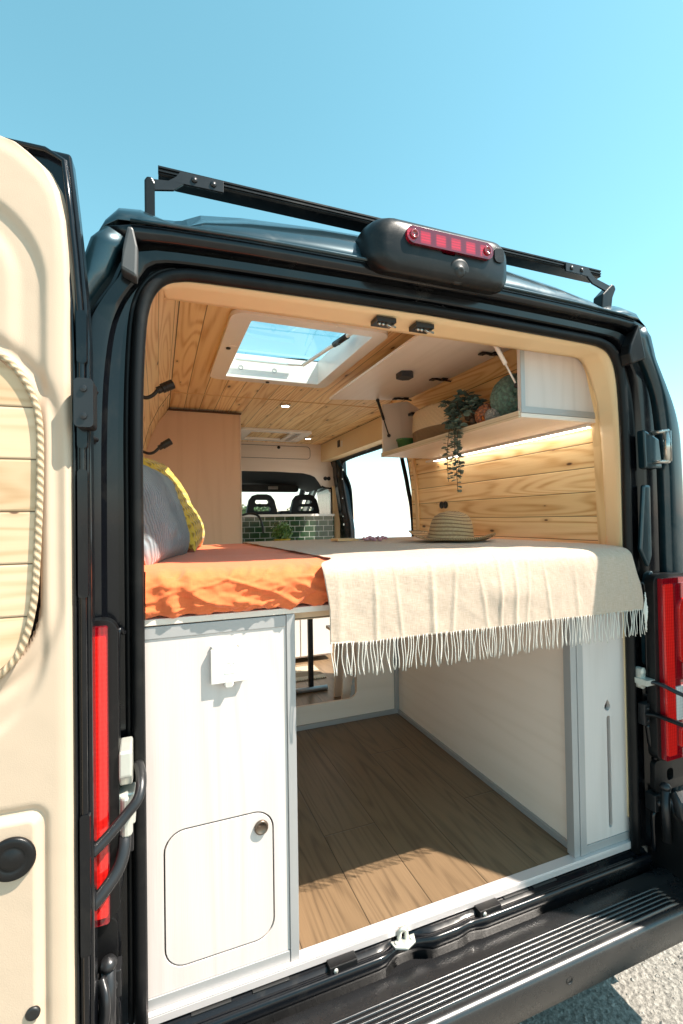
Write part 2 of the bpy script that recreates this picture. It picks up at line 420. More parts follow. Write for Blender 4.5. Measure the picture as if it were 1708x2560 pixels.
def catmull(pts, n=8):
    out = []
    P = [Vector(p) for p in pts]
    for i in range(len(P) - 1):
        a = P[i - 1] if i else P[0] * 2 - P[1]; b = P[i]; c = P[i + 1]; d = P[i + 2] if i + 2 < len(P) else c * 2 - b
        for k in range(n):
            t = k / n; out.append(.5 * ((2 * b) + (c - a) * t + (2 * a - 5 * b + 4 * c - d) * t * t + (3 * b - a - 3 * c + d) * t ** 3))
    out.append(P[-1]); return out
def fbm(x, y, z=0., o=4): return noise.fractal(Vector((x, y, z)), 1.0, 2.0, o)

# ================================================================== CAMPER VAN BODY
VAN = thing('camper_van', (0, 0, -.6), 'dark teal camper van with open rear doors showing its wood-lined interior', 'van')
IN = [(.75, -.03), (.75, .3), (.75, .6), (.75, .9), (.75, 1.1), (.75, 1.28), (.747, 1.42), (.740, 1.54), (.730, 1.595), (.716, 1.625), (.697, 1.645), (.667, 1.657), (.60, 1.664), (.3, 1.670), (0, 1.674)]
OUT = [(1.0, -.03), (1.0, .3), (1.0, .6), (1.0, .9), (.998, 1.1), (.994, 1.25), (.985, 1.38), (.962, 1.46), (.93, 1.525), (.90, 1.58), (.873, 1.63), (.822, 1.735), (.62, 1.757), (.3, 1.765), (0, 1.767)]
IN = catmull([(a, b, 0) for a, b in IN], 3); OUT = catmull([(a, b, 0) for a, b in OUT], 3)
IN = [(p.x, p.y) for p in IN]; OUT = [(p.x, p.y) for p in OUT]
def mir(L): return [(-x, z) for x, z in L] + [(x, z) for x, z in L[-2::-1]]
LI, LO = mir(IN), mir(OUT)
def ring(L1, L2, prof): return [[(a[0] + (b[0] - a[0]) * f, y, a[1] + (b[1] - a[1]) * f) for f, y in prof] for a, b in zip(L1, L2)]
sec = [(.07, .0), (.13, .0), (.16, -.008), (.30, -.012), (.34, -.030), (.38, -.034), (.56, -.036), (.60, -.022), (.64, -.022), (.68, -.05), (.72, -.058), (.93, -.062), (.975, -.058), (1.0, -.04)]
b = MB(); b.grid(ring(LI, LO, [q for q in sec if q[0] <= .64])); rf_ = b.build('rear_frame', 'paint_inner', VAN, smooth=True, solid=.003); rf_.modifiers.new('es', 'EDGE_SPLIT').split_angle = R(28)
so = [q for q in sec if q[0] >= .64]; n1 = [i for i, p in enumerate(LO) if p[1] > 1.712][0]; NL = len(LO)
for i0, i1 in ((0, n1 + 1), (NL - n1 - 1, NL)):
    b = MB(); b.grid(ring(LI[i0:i1], LO[i0:i1], so)); b.build('rear_pillar_skin', 'paint', VAN, smooth=True, solid=.003)
b = MB(); b.grid(ring(LI[n1:NL - n1], LO[n1:NL - n1], so)); b.build('rear_header', 'paint_inner', VAN, smooth=True, solid=.003)
# flat black band inside the frame at the top, pressed reliefs down both pillars
for sg in (-1, 1):
    b = MB()
    def px(pts, y0, y1):
        b.plate('xz', y0 + .006, y1, [(sg * x, z) for x, z in pts])
    px([(.800, 1.385), (.872, 1.355), (.885, 1.255), (.805, 1.255)], -.066, -.03)
    px([(.79, .98), (.812, 1.20), (.842, 1.20), (.842, .96), (.825, .92)], -.052, -.03)
    px([(.80, .60), (.80, .84), (.815, .90), (.835, .91), (.835, .55)], -.060, -.03)
    if sg == 1: b.build('pillar_relief', 'paint', VAN, bevel=.006)
    b = MB(); b.tube(catmull([(sg * .800, -.045, .40), (sg * .806, -.05, .33), (sg * .826, -.05, .30), (sg * .826, -.05, .13), (sg * .81, -.05, .09), (sg * .81, -.05, -.02)], 6), .008, 8)
    b.tube(catmull([(sg * .79, -.03, .86), (sg * .803, -.045, .84), (sg * .803, -.045, .50)], 6), .005, 8)
    b.build('pillar_seam', 'paint_inner', VAN, smooth=True)
    b = MB(); b.plate('xz', -.070, -.03, [(-.776, 1.737), (-.764, 1.735), (-.755, 1.69), (-.757, 1.625), (-.79, 1.64), (-.785, 1.69)] if sg == -1 else [(.775, 1.735), (.805, 1.62), (.738, 1.595), (.728, 1.63), (.735, 1.66)])
    b.build('corner_cap', 'cap_lit_grey' if sg == -1 else 'plastic', VAN, bevel=.006)
    # fittings low on the pillar
    b = MB(); b.box(*sorted((sg * .800, sg * .835)), -.066, -.03, .115, .17); b.lathe([(0, 0), (.011, 0), (.011, .006), (.006, .010), (0, .010)], (sg * .817, -.066, .145), (0, -1, 0), 14)
    b.build('pillar_bracket', 'dark_metal', VAN, bevel=.002)
# outer skin: sides and roof
def skin(y0, y1, lo=0, hi=None, dx=.0):
    L = OUT[lo:hi]
    return [[(x + dx, y, z) for x, z in L] for y in (y0, y1)]
ROOFZ = [(.8385, 1.70, 1.70), (.832, 1.718, 1.745), (.82, 1.735, 1.785), (.795, 1.752, 1.826), (.75, 1.756, 1.832), (.69, 1.756, 1.808), (.672, 1.757, 1.785), (.655, 1.757, 1.785), (.645, 1.757, 1.81), (.61, 1.757, 1.875), (.5, 1.759, 1.905), (.3, 1.763, 1.93), (0, 1.765, 1.945)]
def roof_row(y):
    t = min(1, max(0, (y + .058) / .16)); k = t ** .6
    q = smooth01((y - .03) / .09); HI = [1.70, 1.745, 1.785, 1.82, 1.85, 1.875, 1.88, 1.885, 1.888, 1.90, 1.915, 1.93, 1.945]
    kc = min(1, t * 1.9) ** .55
    row = [(x, z0 + ((z1 + (max(z1, hi) - z1) * q) - z0) * (k if x < .64 else kc)) for (x, z0, z1), hi in zip(ROOFZ, HI)]
    return [(-x, y, z) for x, z in row] + [(x, y, z) for x, z in row[-2::-1]]
ys = [-.058, -.045, -.025, 0, .03, .06, .1, .15, .2, .3, .45]
b = MB(); b.grid([roof_row(y) for y in ys])
rr = roof_row(.5)
# far part with skylight holes: plain grid in x with the hole columns left out
xs = [p[0] for p in rr]; zs = {round(p[0], 4): p[2] for p in rr}
def rz(x):
    for i in range(len(rr) - 1):
        if rr[i][0] <= x <= rr[i + 1][0]:
            f = (x - rr[i][0]) / (rr[i + 1][0] - rr[i][0]); return rr[i][2] + f * (rr[i + 1][2] - rr[i][2])
    return rr[0][2]
XS = sorted(set([round(x, 4) for x in xs] + [-.43, .10])); YS = [.45, .47, 1.22, 1.6, 4.0]
for i in range(len(XS) - 1):
    for j in range(len(YS) - 1):
        x0, x1, y0, y1 = XS[i], XS[i + 1], YS[j], YS[j + 1]
        if j == 1 and x0 >= -.4301 and x1 <= .1001: continue
        b.add([(x0, y0, rz(x0)), (x1, y0, rz(x1)), (x1, y1, rz(x1)), (x0, y1, rz(x0))], [(0, 1, 2, 3)])
b.build('roof', 'paint', VAN, smooth=True, solid=.002)
b = MB()
b.tube([(x, -.066, z + .001) for x, z in LO if abs(x) < .80 and z > 1.7], .0055, 8, flat=.8)
b.build('drip_rail', 'paint', VAN, smooth=True)
iz = [i for i, p in enumerate(OUT) if p[1] > 1.62][0]; iend = [i for i, p in enumerate(OUT) if p[1] > 1.734 and p[0] < .84][0] + 1
for nm, mx in (('left', -1), ('right', 1)):
    b = MB()
    def side(y0, y1, lo, hi):
        L = OUT[lo:hi]; b.grid([[(mx * x, y, z) for x, z in L] for y in (y0, y1)])
    if mx == -1: side(-.042, 4.0, 0, iend)
    else:
        side(-.042, 1.66, 0, iend); side(1.66, 2.96, iz, iend); side(2.96, 4.0, 0, iend)
    # skirt under the floor line
    b.box(*sorted((mx * .97, mx * 1.0)), 0.0, 4.0, -.30, -.03)
    b.build('side_panel', 'paint', VAN, smooth=True, solid=.003)
# door seal
def offs(L, d):
    o = []
    for i, (x, z) in enumerate(L):
        a = Vector(L[max(0, i - 1)]); c = Vector(L[min(len(L) - 1, i + 1)]); t = (c - a).normalized(); o.append((x - t.y * d, z + t.x * d))
    return o
b = MB(); b.tube([(x, -.018, z) for x, z in offs(LI, .014)], .0145, 12)
b.build('door_seal', 'rubber', VAN, smooth=True)
b = MB(); b.tube([(x, -.006, z) for x, z in offs(LI, .034)], .008, 8)
b.build('seal_lip', 'rubber', VAN, smooth=True)
# latch plate in the top frame, loops in the header
b = MB(); b.box(-.055, .055, -.02, -.008, 1.700, 1.714)
for x in (-.043, .043): b.lathe([(0, 0), (.005, 0), (.005, .004), (0, .005)], (x, -.02, 1.707), (0, -1, 0), 10)
b.build('latch_plate', 'dark_metal', VAN, bevel=.002)
# rear brake light pod with camera
def podrow(y, sx, z0, z1, r):
    return [(x, y, z) for x, z in rrect(-sx, sx, z0, z1, r, 5)]
b = MB(); rows = [podrow(.02, .225, 1.755, 1.875, .05), podrow(-.05, .222, 1.742, 1.878, .05), podrow(-.085, .214, 1.730, 1.872, .048), podrow(-.108, .198, 1.728, 1.862, .044), podrow(-.118, .178, 1.742, 1.846, .04), podrow(-.119, .02, 1.79, 1.80, .004)]
b.grid(rows, True); pod = b.build('brake_light_housing', 'plastic', VAN, smooth=True)
b = MB()
b.plate('xz', -.128, -.112, rrect(-.128, .138, 1.797, 1.842, .021, 8)); b.build('brake_lens', 'pink_lens', pod, bevel=.006, seg=3)
b = MB()
for x in (-.108, .118):
    b = MB(); b.lathe([(0, 0), (.012, 0), (.012, .003), (.008, .004), (.007, .001), (0, .001)], (x, -.129, 1.8195), (0, -1, 0), 20)
    b.build('lens_screw', 'dark_red_lens', pod, smooth=True)
b = MB(); b.lathe([(.0, -.01), (.030, -.01), (.032, .002), (.027, .006), (.016, .005), (.014, .010), (.008, .012), (.0, .010)], (.035, -.112, 1.755), (0, -1, -.35), 28)
b.build('camera', 'black', pod, smooth=True)
b = MB(); b.plate('xz', -.121, -.112, rrect(.148, .180, 1.80, 1.84, .012)); b.build('pod_cap', 'plastic', pod, bevel=.004)
# tail lamps
for sg in (-1, 1):
    b = MB(); b.plate('xz', -.078, -.045, [(sg * x, z) for x, z in rrect(.800, .99, .285, .90, .03)])
    base = b.build('tail_lamp', 'plastic', VAN, bevel=.01)
    def lens(n, m, x0, x1, z0, z1, y=-.1, r=.006):
        b = MB(); b.plate('xz', y, -.076, [(sg * x, z) for x, z in rrect(x0, x1, z0, z1, r)]); b.build(n, m, base, bevel=.004)
    lens('lamp_frame', 'dark_red_lens', .818, .988, .292, .888, -.094)
    lens('red_lens', 'red_lens', .820, .862, .31, .870, -.100)
    lens('reverse_lens', 'clear_lens', .866, .975, .42, .53, -.099)
    lens('brake_lens', 'dark_red_lens', .872, .978, .55, .87, -.098, .01)
    lens('lamp_ring', 'red_lens', .885, .970, .60, .82, -.104, .035)
    lens('lamp_bowl', 'dark_red_lens', .900, .955, .63, .79, -.108, .026)
    lens('fog_lens', 'red_lens', .880, .970, .325, .40, -.103, .02)
    b = MB(); b.plate('xz', -.062, -.045, [(sg * x, z) for x, z in rrect(.806, .99, .175, .28, .02)], [[(sg * x, z) for x, z in rrect(.865, .895, .205, .245, .012)][::1]]); b.build('lamp_lower_panel', 'plastic', VAN, bevel=.005)
# sill, rear step bumper
b = MB()
pr = [(.03, -.027), (-.022, -.027), (-.027, -.033), (-.034, -.034), (-.038, -.030), (-.044, -.030), (-.049, -.035), (-.050, -.056), (-.043, -.066), (-.043, -.09), (.03, -.09)]
xsn = [-.80 + i * .02 for i in range(81)]
def dip(x): return math.exp(-((x + .11) / .055) ** 4) * .020 + .006 * math.exp(-((x - .09) / .03) ** 4)
b.grid([[(x, y + (dip(x) if y < 0 else 0), z - (dip(x) * .35 if z > -.06 and y < -.03 else 0)) for y, z in pr] for x in xsn])
b.build('rear_sill', 'paint_inner', VAN, smooth=True, bevel=0)
b = MB()
for x0 in (-.66, -.52, .22, .33):
    b = MB(); b.box(x0, x0 + .09, -.020, -.010, -.0268, -.0235); b.build('sill_pad', 'black', VAN, bevel=.001)
for x, wd in ((-.295, .075), (.155, .075)):
    b = MB(); b.box(x - wd / 2, x + wd / 2, -.040, -.0128, -.034, -.016); br = b.build('sill_bracket', 'plastic', VAN, bevel=.002)
    b = MB(); b.lathe([(0, 0), (.006, 0), (.006, .002), (0, .003)], (x - .022, -.0405, -.025), (0, -1, 0), 12); b.build('screw', 'zinc', br, smooth=True)
b = MB(); b.plate('xy', -.036, -.031, [(-.152, -.013), (-.148, -.034), (-.118, -.048), (-.088, -.036), (-.080, -.013)])
b.tube(catmull([(-.128, -.016, -.033), (-.126, -.020, -.006), (-.118, -.022, .000), (-.108, -.020, -.006), (-.106, -.018, -.033)], 5), .0062, 8)
for x in (-.139, -.094): b.lathe([(0, 0), (.006, 0), (.005, .004), (0, .004)], (x, -.024, -.031), (0, 0, 1), 12)
b.build('door_striker', 'zinc', VAN, bevel=.0008)
prof = [(-.020, -.088), (-.052, -.090), (-.056, -.074), (-.066, -.072), (-.108, -.074)]
for i in range(6):
    y = -.110 - i * .0125; prof += [(y, -.0745), (y - .0018, -.0690), (y - .0032, -.0678), (y - .0052, -.0678), (y - .0066, -.0690), (y - .0084, -.0745)]
prof += [(-.187, -.075), (-.196, -.078), (-.202, -.088), (-.203, -.10), (-.198, -.168), (-.190, -.178), (-.12, -.19), (-.05, -.20)]
def taper(x, y, z):
    # ribs die away short of the step's ends
    if -.108 > y > -.183 and z > -.0745:
        k = min(1, max(0, (.735 - abs(x)) / .012)); z = -.0745 + (z + .0745) * k
    return z
xb = [-1.02, -1.0, -.95, -.75, -.735, -.72] + [-.7 + i * .1 for i in range(15)] + [.72, .735, .75, .95, 1.0, 1.02]
b = MB(); b.grid([[(x, y + (.03 if abs(x) > 1.01 else 0), taper(x, y, z)) for y, z in prof] for x in xb]); bump = b.build('rear_bumper', 'step_plastic', VAN, smooth=True)
bump.modifiers.new('es', 'EDGE_SPLIT').split_angle = R(50)
for x in (-.27, .275, -.6):
    b = MB(); b.lathe([(.011, -.002), (.011, .0015), (.0085, .0015), (.0085, -.004), (0, -.004)], (x, -.2015, -.118), (0, -1, .06), 20); b.build('bumper_plug', 'black', bump, smooth=True)
b = MB()
for sg in (-1, 1):
    b = MB(); b.plate('yz', sg * .835, sg * 1.025, [(.0, -.19), (-.17, -.19), (-.195, -.10), (-.19, .04), (-.16, .11), (-.06, .155), (.0, .16)])
    b.build('bumper_corner', 'plastic', VAN, bevel=.015, seg=3)
for x in (.12, -.3): b = MB(); b.lathe([(0, 0), (.007, 0), (.006, .003), (0, .003)], (x, -.0545, -.083), (0, -1, 0), 12); b.build('bumper_clip', 'black', bump, smooth=True)
# door check arms and brackets
for sg in (-1, 1):
    b = MB()
    arm1 = [(.765, -.03, .575), (.758, -.075, .565), (.762, -.105, .538), (.788, -.118, .512), (.83, -.135, .478), (.882, -.150, .448)]
    arm2 = [(.795, -.055, .475), (.790, -.085, .44), (.800, -.105, .405), (.83, -.125, .375), (.885, -.150, .335)]
    if sg == 1:
        arm1 = [(.775, -.05, .548), (.80, -.09, .546), (.822, -.15, .527), (.86, -.25, .51)]; arm2 = [(.785, -.05, .438), (.80, -.08, .44), (.822, -.15, .432), (.87, -.26, .42)]
    b = MB(); P = catmull([(sg * x, y, z) for x, y, z in arm1], 6); b.tube(P, .0105, 8, flat=.6); b.build('door_check_arm', 'dark_metal', VAN, smooth=True)
    b = MB(); P = catmull([(sg * x, y, z) for x, y, z in arm2], 6); b.tube(P, .0125, 8, flat=.5); b.build('hinge_arm', 'dark_metal' if sg == -1 else 'plastic', VAN, smooth=True)
    b = MB()
    if sg == -1:
        b.plate('yz', -.800, -.775, [(-.03, .635), (-.085, .625), (-.088, .575), (-.07, .55), (-.03, .54)]); b.box(-.815, -.77, -.075, -.03, .468, .535); b.lathe([(0, -.03), (.012, -.03), (.012, .05), (0, .05)], (-.787, -.075, .48), (0, 0, 1), 14)
    else:
        b.box(.762, .80, -.075, -.03, .538, .556); b.lathe([(0, 0), (.012, 0), (.012, .006), (0, .008)], (.779, -.045, .575), (0, -1, 0), 14); b.plate('xz', -.05, -.03, rrect(.768, .79, .52, .59, .01))
    b.build('hinge_bracket', 'zinc', VAN, bevel=.004)
    b = MB(); b.box(*sorted((sg * .775, sg * .83)), -.055, -.03, .40, .47)
    for z in (.415, .455): b.lathe([(0, 0), (.006, 0), (.006, .004), (0, .005)], (sg * .79, -.055, z), (0, -1, 0), 10)
    b.build('lower_hinge_plate', 'dark_metal', VAN, bevel=.003)
    # lower door hinge with its spring can on the left
    b = MB(); b.tube([(sg * .822, -.085, .20), (sg * .822, -.085, .03)], .014, 14); b.lathe([(0, 0), (.016, 0), (.017, .008), (.012, .016), (0, .02)], (sg * .822, -.085, .20), (0, 0, 1), 16)
    b.tube(catmull([(sg * .835, -.10, .19), (sg * .826, -.12, .17), (sg * .83, -.125, .13), (sg * .86, -.13, .08), (sg * .87, -.13, .02)], 6), .009, 8, flat=2.2)
    b.build('lower_hinge', 'dark_metal', VAN, smooth=True)
    # upper hinge
    b = MB(); zc = 1.325
    b.tube([(sg * .86, -.095, zc + .05), (sg * .86, -.095, zc - .05)], .012, 12)
    for z in (zc + .05, zc - .05): b.tube([(sg * .845, -.05, z), (sg * .86, -.10, z)], .011, 8, flat=.6)
    b.build('hinge_pin', 'steel' if sg == 1 else 'dark_metal', VAN, smooth=True)

# rear doors ----------------------------------------------------------------
def smooth01(t): t = min(1, max(0, t)); return t * t * (3 - 2 * t)
def rear_door(name_lab, hinge, d, sgn):
    d = Vector((*d, 0)).normalized(); Y = Vector((0, 0, 1)).cross(d); h = Vector(hinge)
    Mx = Matrix(((d.x, Y.x, 0, h.x), (d.y, Y.y, 0, h.y), (0, 0, 1, 0), (0, 0, 0, 1)))
    W = .68; D = W / 2 - .31
    def edge(z):                      # hinge-side edge recess with height
        return .0 + (0 if z < 1.45 else .030 * ((z - 1.45) / .36) ** 1.3)
    out = [(edge(z), z) for z in [-.03 + i * .0917 for i in range(21)]] + [(W, 1.83), (W, -.03)]
    b = MB(); b.plate('xz', sgn * -.02, sgn * .022, out)
    door = b.build('rear_door', 'paint_inner', VAN, bevel=.006, seg=3, xf=None)
    door.matrix_parent_inverse = Matrix.Identity(4); door.matrix_local = Matrix.Translation(-VAN.location) @ Mx
    lab(door, name_lab)
    def part(b, n, m, **k):
        o = b.build(n, m, None, **k); o.parent = door; return o
    b = MB(); b.tube([(edge(z) + .012, sgn * .030, z) for z in [-.02 + i * .09 for i in range(21)]] + [(.07, sgn * .030, 1.795), (W - .02, sgn * .03, 1.81)], .0055, 8)
    b.tube([(edge(z) + .026, sgn * .028, z) for z in [-.02 + i * .09 for i in range(20)]], .0035, 6)
    part(b, 'door_ridge', 'paint_inner', smooth=True)
    b = MB()
    for z0, z1 in ((1.40, 1.50), (1.24, 1.36), (.96, 1.2), (.30, .56)):
        b = MB(); b.plate('xz', sgn * .018, sgn * .036, rrect(.003, .020, z0, z1, .006)); part(b, 'door_stamping', 'paint_inner', bevel=.003)
    b = MB(); b.plate('xz', sgn * .02, sgn * .062, rrect(-.012, .020, 1.275, 1.365, .008))
    for z in (1.295, 1.345): b.lathe([(0, 0), (.006, 0), (.006, .004), (0, .005)], (.004, sgn * .062, z), (0, sgn, 0), 10)
    part(b, 'door_hinge', 'dark_metal', bevel=.004)
    # cream lining with pressed relief: outline by local x of right boundary
    cx = W / 2; hw = W / 2 - .026
    RO = [(-.03, .0), (1.45, .0), (1.52, -.002), (1.60, .0), (1.664, .004), (1.721, .016), (1.759, .036), (1.783, .064), (1.797, .085), (1.803, .13), (1.806, .284)]
    def inset(z, L):
        for i in range(len(L) - 1):
            if L[i][0] <= z <= L[i + 1][0]:
                f = (z - L[i][0]) / (L[i + 1][0] - L[i][0]); return L[i][1] + f * (L[i + 1][1] - L[i][1])
        return L[-1][1]
    def sd_box(x, z, hx, z0, z1, r):   # signed distance, + inside
        qx = abs(x) - hx + r; qz = abs(z - (z0 + z1) / 2) - (z1 - z0) / 2 + r
        return -(math.hypot(max(qx, 0), max(qz, 0)) + min(max(qx, qz), 0) - r)
    def depth(x, z):
        e = hw - inset(z, RO) - abs(x)
        k = .016 * smooth01(e / .012)
        de = min(e, sd_box(x, z, hw, .0, 1.806, .16))
        k += .004 * smooth01(de / .03)
        # raised roll arch above the window
        w = sd_box(x, z, hw - .058, .72, 1.69, .15)
        k -= .008 * smooth01((w + .02) / .018) * 1.0
        k += .006 * smooth01((w - .02) / .03)
        q = sd_box(x, z, .236 + D, .80, 1.424, .155)
        k -= .007 * math.exp(-((q + .020) / .012) ** 2) + .016 * smooth01((q - .006) / .006)
        p = sd_box(x, z, .230 + D, .02, .585, .018)
        k -= .006 * math.exp(-((p + .004) / .006) ** 2); k += .009 * smooth01((p - .002) / .006)
        k += .0005 * fbm(x * 9, z * 9)
        return k
    nx, nz = 130, 300; rows = []
    zz = [-.02 + 1.826 * (i / nz) for i in range(nz + 1)]
    for z in zz:
        hw_ = hw - inset(min(z, 1.806), RO); row = []
        for j in range(nx + 1):
            t = -1 + 2 * j / nx; x = hw_ * math.copysign(1 - (1 - abs(t)) ** 1.15, t) if hw_ > 0 else 0
            row.append((cx + x, sgn * (.022 + depth(x, z)), z))
        row.insert(0, (cx - hw_, sgn * .018, z)); row.append((cx + hw_, sgn * .018, z))
        rows.append(row)
    b = MB(); b.grid(rows); part(b, 'door_lining', 'vinyl', smooth=True)
    def rpath():
        right = [(.0, 1.424), (.10, 1.424), (.165, 1.403), (.198, 1.375), (.222, 1.330), (.232, 1.28), (.233, 1.20), (.230, 1.10), (.225, 1.0), (.220, .95), (.208, .895), (.190, .858), (.155, .825), (.10, .805), (0, .80)]
        right = [(x + (D if x else 0), z) for x, z in right]; L = right + [(-x, z) for x, z in right[-2:0:-1]]
        return L
    L = rpath()
    b = MB(); b.plate('xz', sgn * .030, sgn * .046, [(cx + x * .985, 1.112 + (z - 1.112) * .985) for x, z in L]); part(b, 'wood_inset', 'pine_pale', grain='X')
    P = catmull([(cx + x, sgn * .048, z) for x, z in L + [L[0]]], 5)[:-1]
    b = MB(); b.tube(P, .0062, 12, closed=True); part(b, 'rope_trim', 'rope', smooth=True)
    b = MB(); b.lathe([(0, .0), (.036, 0), (.0375, .005), (.0345, .010), (.0225, .007), (.0195, .005), (.0165, .008), (0, .010)], (.122, sgn * .050, .518), (0, sgn, 0), 40); part(b, 'speaker', 'plastic', smooth=True)
    b = MB(); b.lathe([(0, 0), (.0115, 0), (.0115, .004), (.0085, .006), (.003, .0045), (0, .0045)], (.092, sgn * .050, .242), (0, sgn, 0), 24); part(b, 'panel_plug', 'black', smooth=True)
    return door
rear_door('left rear door swung fully open, lined in cream vinyl with a wood inset', (-.838, -.135, 0), (-1, .05), 1)
rear_door('right rear door standing open, seen only as a thin edge', (.935, -.14, 0), (.60, -.80), -1)

# interior lining, ceiling, floor ---------------------------------------------
b = MB(); b.box(-.83, .83, .022, 3.2, -.03, 0.0); b.build('cargo_floor', 'vinyl_floor', VAN, grain='Y')
PRF = [(.835, -.0), (.835, 1.0), (.822, 1.36), (.80, 1.50), (.765, 1.63), (.715, 1.735), (.65, 1.83)]
def wallsweep(sg, y0, y1, n0=0, n1=None):
    b = MB(); L = PRF[n0:n1]
    vs = []; fs = []; uvs = []; acc = [0]
    for i in range(1, len(L)): acc.append(acc[-1] + math.dist(L[i], L[i - 1]))
    for y in (y0, y1): vs += [(sg * x, y, z) for x, z in L]
    m = len(L)
    for i in range(m - 1):
        fs.append((i, i + 1, m + i + 1, m + i)); uvs.append([(y0, acc[i] + .02), (y0, acc[i + 1] + .02), (y1, acc[i + 1] + .02), (y1, acc[i] + .02)])
    b.add(vs, fs, uvs); return b
def WB(sg, y0, y1, name='wall_lining', n0=0, n1=None):
    b = wallsweep(sg, y0, y1, n0=n0, n1=n1); o = b.build(name, 'pine', VAN); m = o.modifiers.new('s', 'SOLIDIFY'); m.thickness = .01; m.offset = 0; return o
WB(-1, .012, .119, n1=6); WB(-1, .119, 1.645); WB(-1, 1.65, 3.2); WB(1, .14, 1.46); WB(1, 1.485, 1.545)
# ceiling planks with the roof vent opening
b = MB(); b.plate('xy', 1.830, 1.842, [(-.65, .122), (.65, .122), (.65, 1.645), (-.65, 1.645)], [[(-.43, .475), (.095, .475), (.095, 1.215), (-.43, 1.215)]]); b.build('ceiling_planks', 'pine', VAN, grain='Y')
b = MB(); b.box(-.65, .76, 1.652, 3.2, 1.826, 1.838); b.build('ceiling_planks', 'pine', VAN, grain='Y')
b = MB(); b.box(-.65, .65, 1.6455, 1.6515, 1.826, 1.836); b.build('ceiling_strip', 'pine_trim', VAN, grain='X')
b = MB(); b.tube([(-.652, .125, 1.826), (-.652, 3.0, 1.826)], .006, 6); b.build('felt_strip', 'bark_basket', VAN)
# cream header board across the top of the opening, with its curved return down both sides
def off(L, d):
    o = []
    for x, z in L:
        o.append((x, z))
    return o
b = MB()
Ltop = [(x * .985, z - .004) for x, z in LI if z > (.02 if x > 0 else 1.635)]
rows = []
for (x, z) in Ltop:
    k = smooth01((z - 1.53) / .12); sx = 1 if x > 0 else -1; xw = .835
    for i in range(len(PRF) - 1):
        if PRF[i][1] <= z <= PRF[i + 1][1]: f = (z - PRF[i][1]) / (PRF[i + 1][1] - PRF[i][1]); xw = PRF[i][0] + f * (PRF[i + 1][0] - PRF[i][0])
    A = Vector((x / .985 * 1.010, -.004, z + .010 * smooth01((z - 1.55) / .1))); E1 = Vector((sx * (xw - .016), .106, z)); E2 = Vector((x * 1.0, .115, 1.674)); E = E1.lerp(E2, k)
    mid = A.lerp(E, .45); mid.y = .035
    rows.append([tuple(A), tuple(mid), tuple(A.lerp(E, .85)), tuple(E)])
b.grid(rows); b.build('opening_lining', 'vinyl_trim', VAN, smooth=True, solid=.004)
b = MB(); b.box(-.70, .70, .1135, .120, 1.672, 1.828); b.build('header_board', 'vinyl_trim', VAN)
for x in (-.113, .012):
    b = MB(); b.box(x - .030, x + .030, .022, .066, 1.655, 1.668); lp = b.build('latch_pocket', 'black', VAN)
    b = MB(); P = [(x + .004, .050, 1.665), (x + .004, .018, 1.640), (x + .024, .018, 1.640), (x + .024, .050, 1.665)]
    b.tube(P, .0032, 8); b.tube([(x - .018, .045, 1.66), (x - .018, .03, 1.648)], .004, 8); b.tube([(x - .006, .045, 1.66), (x - .006, .03, 1.648)], .004, 8); b.build('latch_loop', 'steel', lp, smooth=True)
# pine trim following the wall curve at both ends of the right wall
def walltrim(sg, y0, y1, th, name, mat='pine_trim', n0=1):
    b = MB(); L = [(PRF[0][0], .9)] + PRF[1:]
    rows = []
    for x, z in L: rows.append([(sg * x, y0, z), (sg * (x - th), y0, z - th * .3), (sg * (x - th), y1, z - th * .3), (sg * x, y1, z)])
    b.grid(rows, True, lambda i, j: (L[i][1], j * .03)); return b.build(name, mat, VAN)
walltrim(1, .098, .142, .020, 'wall_trim'); walltrim(1, 1.458, 1.487, .016, 'wall_trim')
walltrim(-1, 1.640, 1.650, .006, 'wall_trim', 'bark_basket')
# sliding door opening: black edge seal and beige beam above, pillar
b = MB(); P = catmull([(.835, 1.552, -.0), (.835, 1.555, 1.0), (.825, 1.60, 1.30), (.815, 1.655, 1.50), (.83, 1.70, 1.60), (.86, 1.85, 1.648), (.88, 2.4, 1.648), (.89, 2.88, 1.640), (.895, 2.98, 1.60), (.90, 2.99, 1.5), (.93, 2.95, 1.2), (.95, 2.92, .98), (.955, 2.90, .3), (.955, 2.90, 0)], 5)
b.tube(P, .014, 8); b.build('sliding_door_seal', 'rubber', VAN, smooth=True)
b = MB(); b.plate('yz', .84, 1.0, [(1.54, -.02), (1.54, 1.62), (1.68, 1.62), (1.62, 1.45), (1.56, 1.2), (1.54, .9)])
b.build('rear_door_jamb', 'paint_inner', VAN)
b = MB()
rows = []
for z, y, x in ((0, 2.92, .94), (1.0, 2.94, .945), (1.3, 2.99, .925), (1.5, 3.02, .905), (1.66, 3.03, .90)):
    rows.append([(x, y, z), (x + .06, y, z), (x + .06, y + .14, z), (x - .05, y + .10, z), (x - .04, y + .02, z)])
b.grid(rows, True); b.build('front_door_jamb', 'paint_inner', VAN, bevel=.01)
for z in (.72, 1.04, 1.12, 1.29, 1.47, 1.55): yj = 2.955 + .012 * math.sin(z * 40); b = MB(); b.box(.89, .897, yj, yj + .007, z, z + .006 + .012 * abs(math.sin(z * 17))); b.build('jamb_fixing', 'zinc', VAN)
b = MB(); b.box(.765, .777, 1.56, 3.2, 1.672, 1.825); b.build('beam_face', 'vinyl_trim', VAN)
b = MB(); b.box(.765, .90, 1.56, 3.2, 1.660, 1.671); bu = b.build('beam_soffit', 'vinyl_trim', VAN)
b = MB(); b.box(.762, .7655, 2.62, 2.66, 1.725, 1.775); b.build('wall_socket', 'white_plastic', VAN, bevel=.001)
b = MB(); b.box(.758, .7655, 2.68, 2.73, 1.73, 1.79); b.build('control_switch', 'black', VAN, bevel=.002)
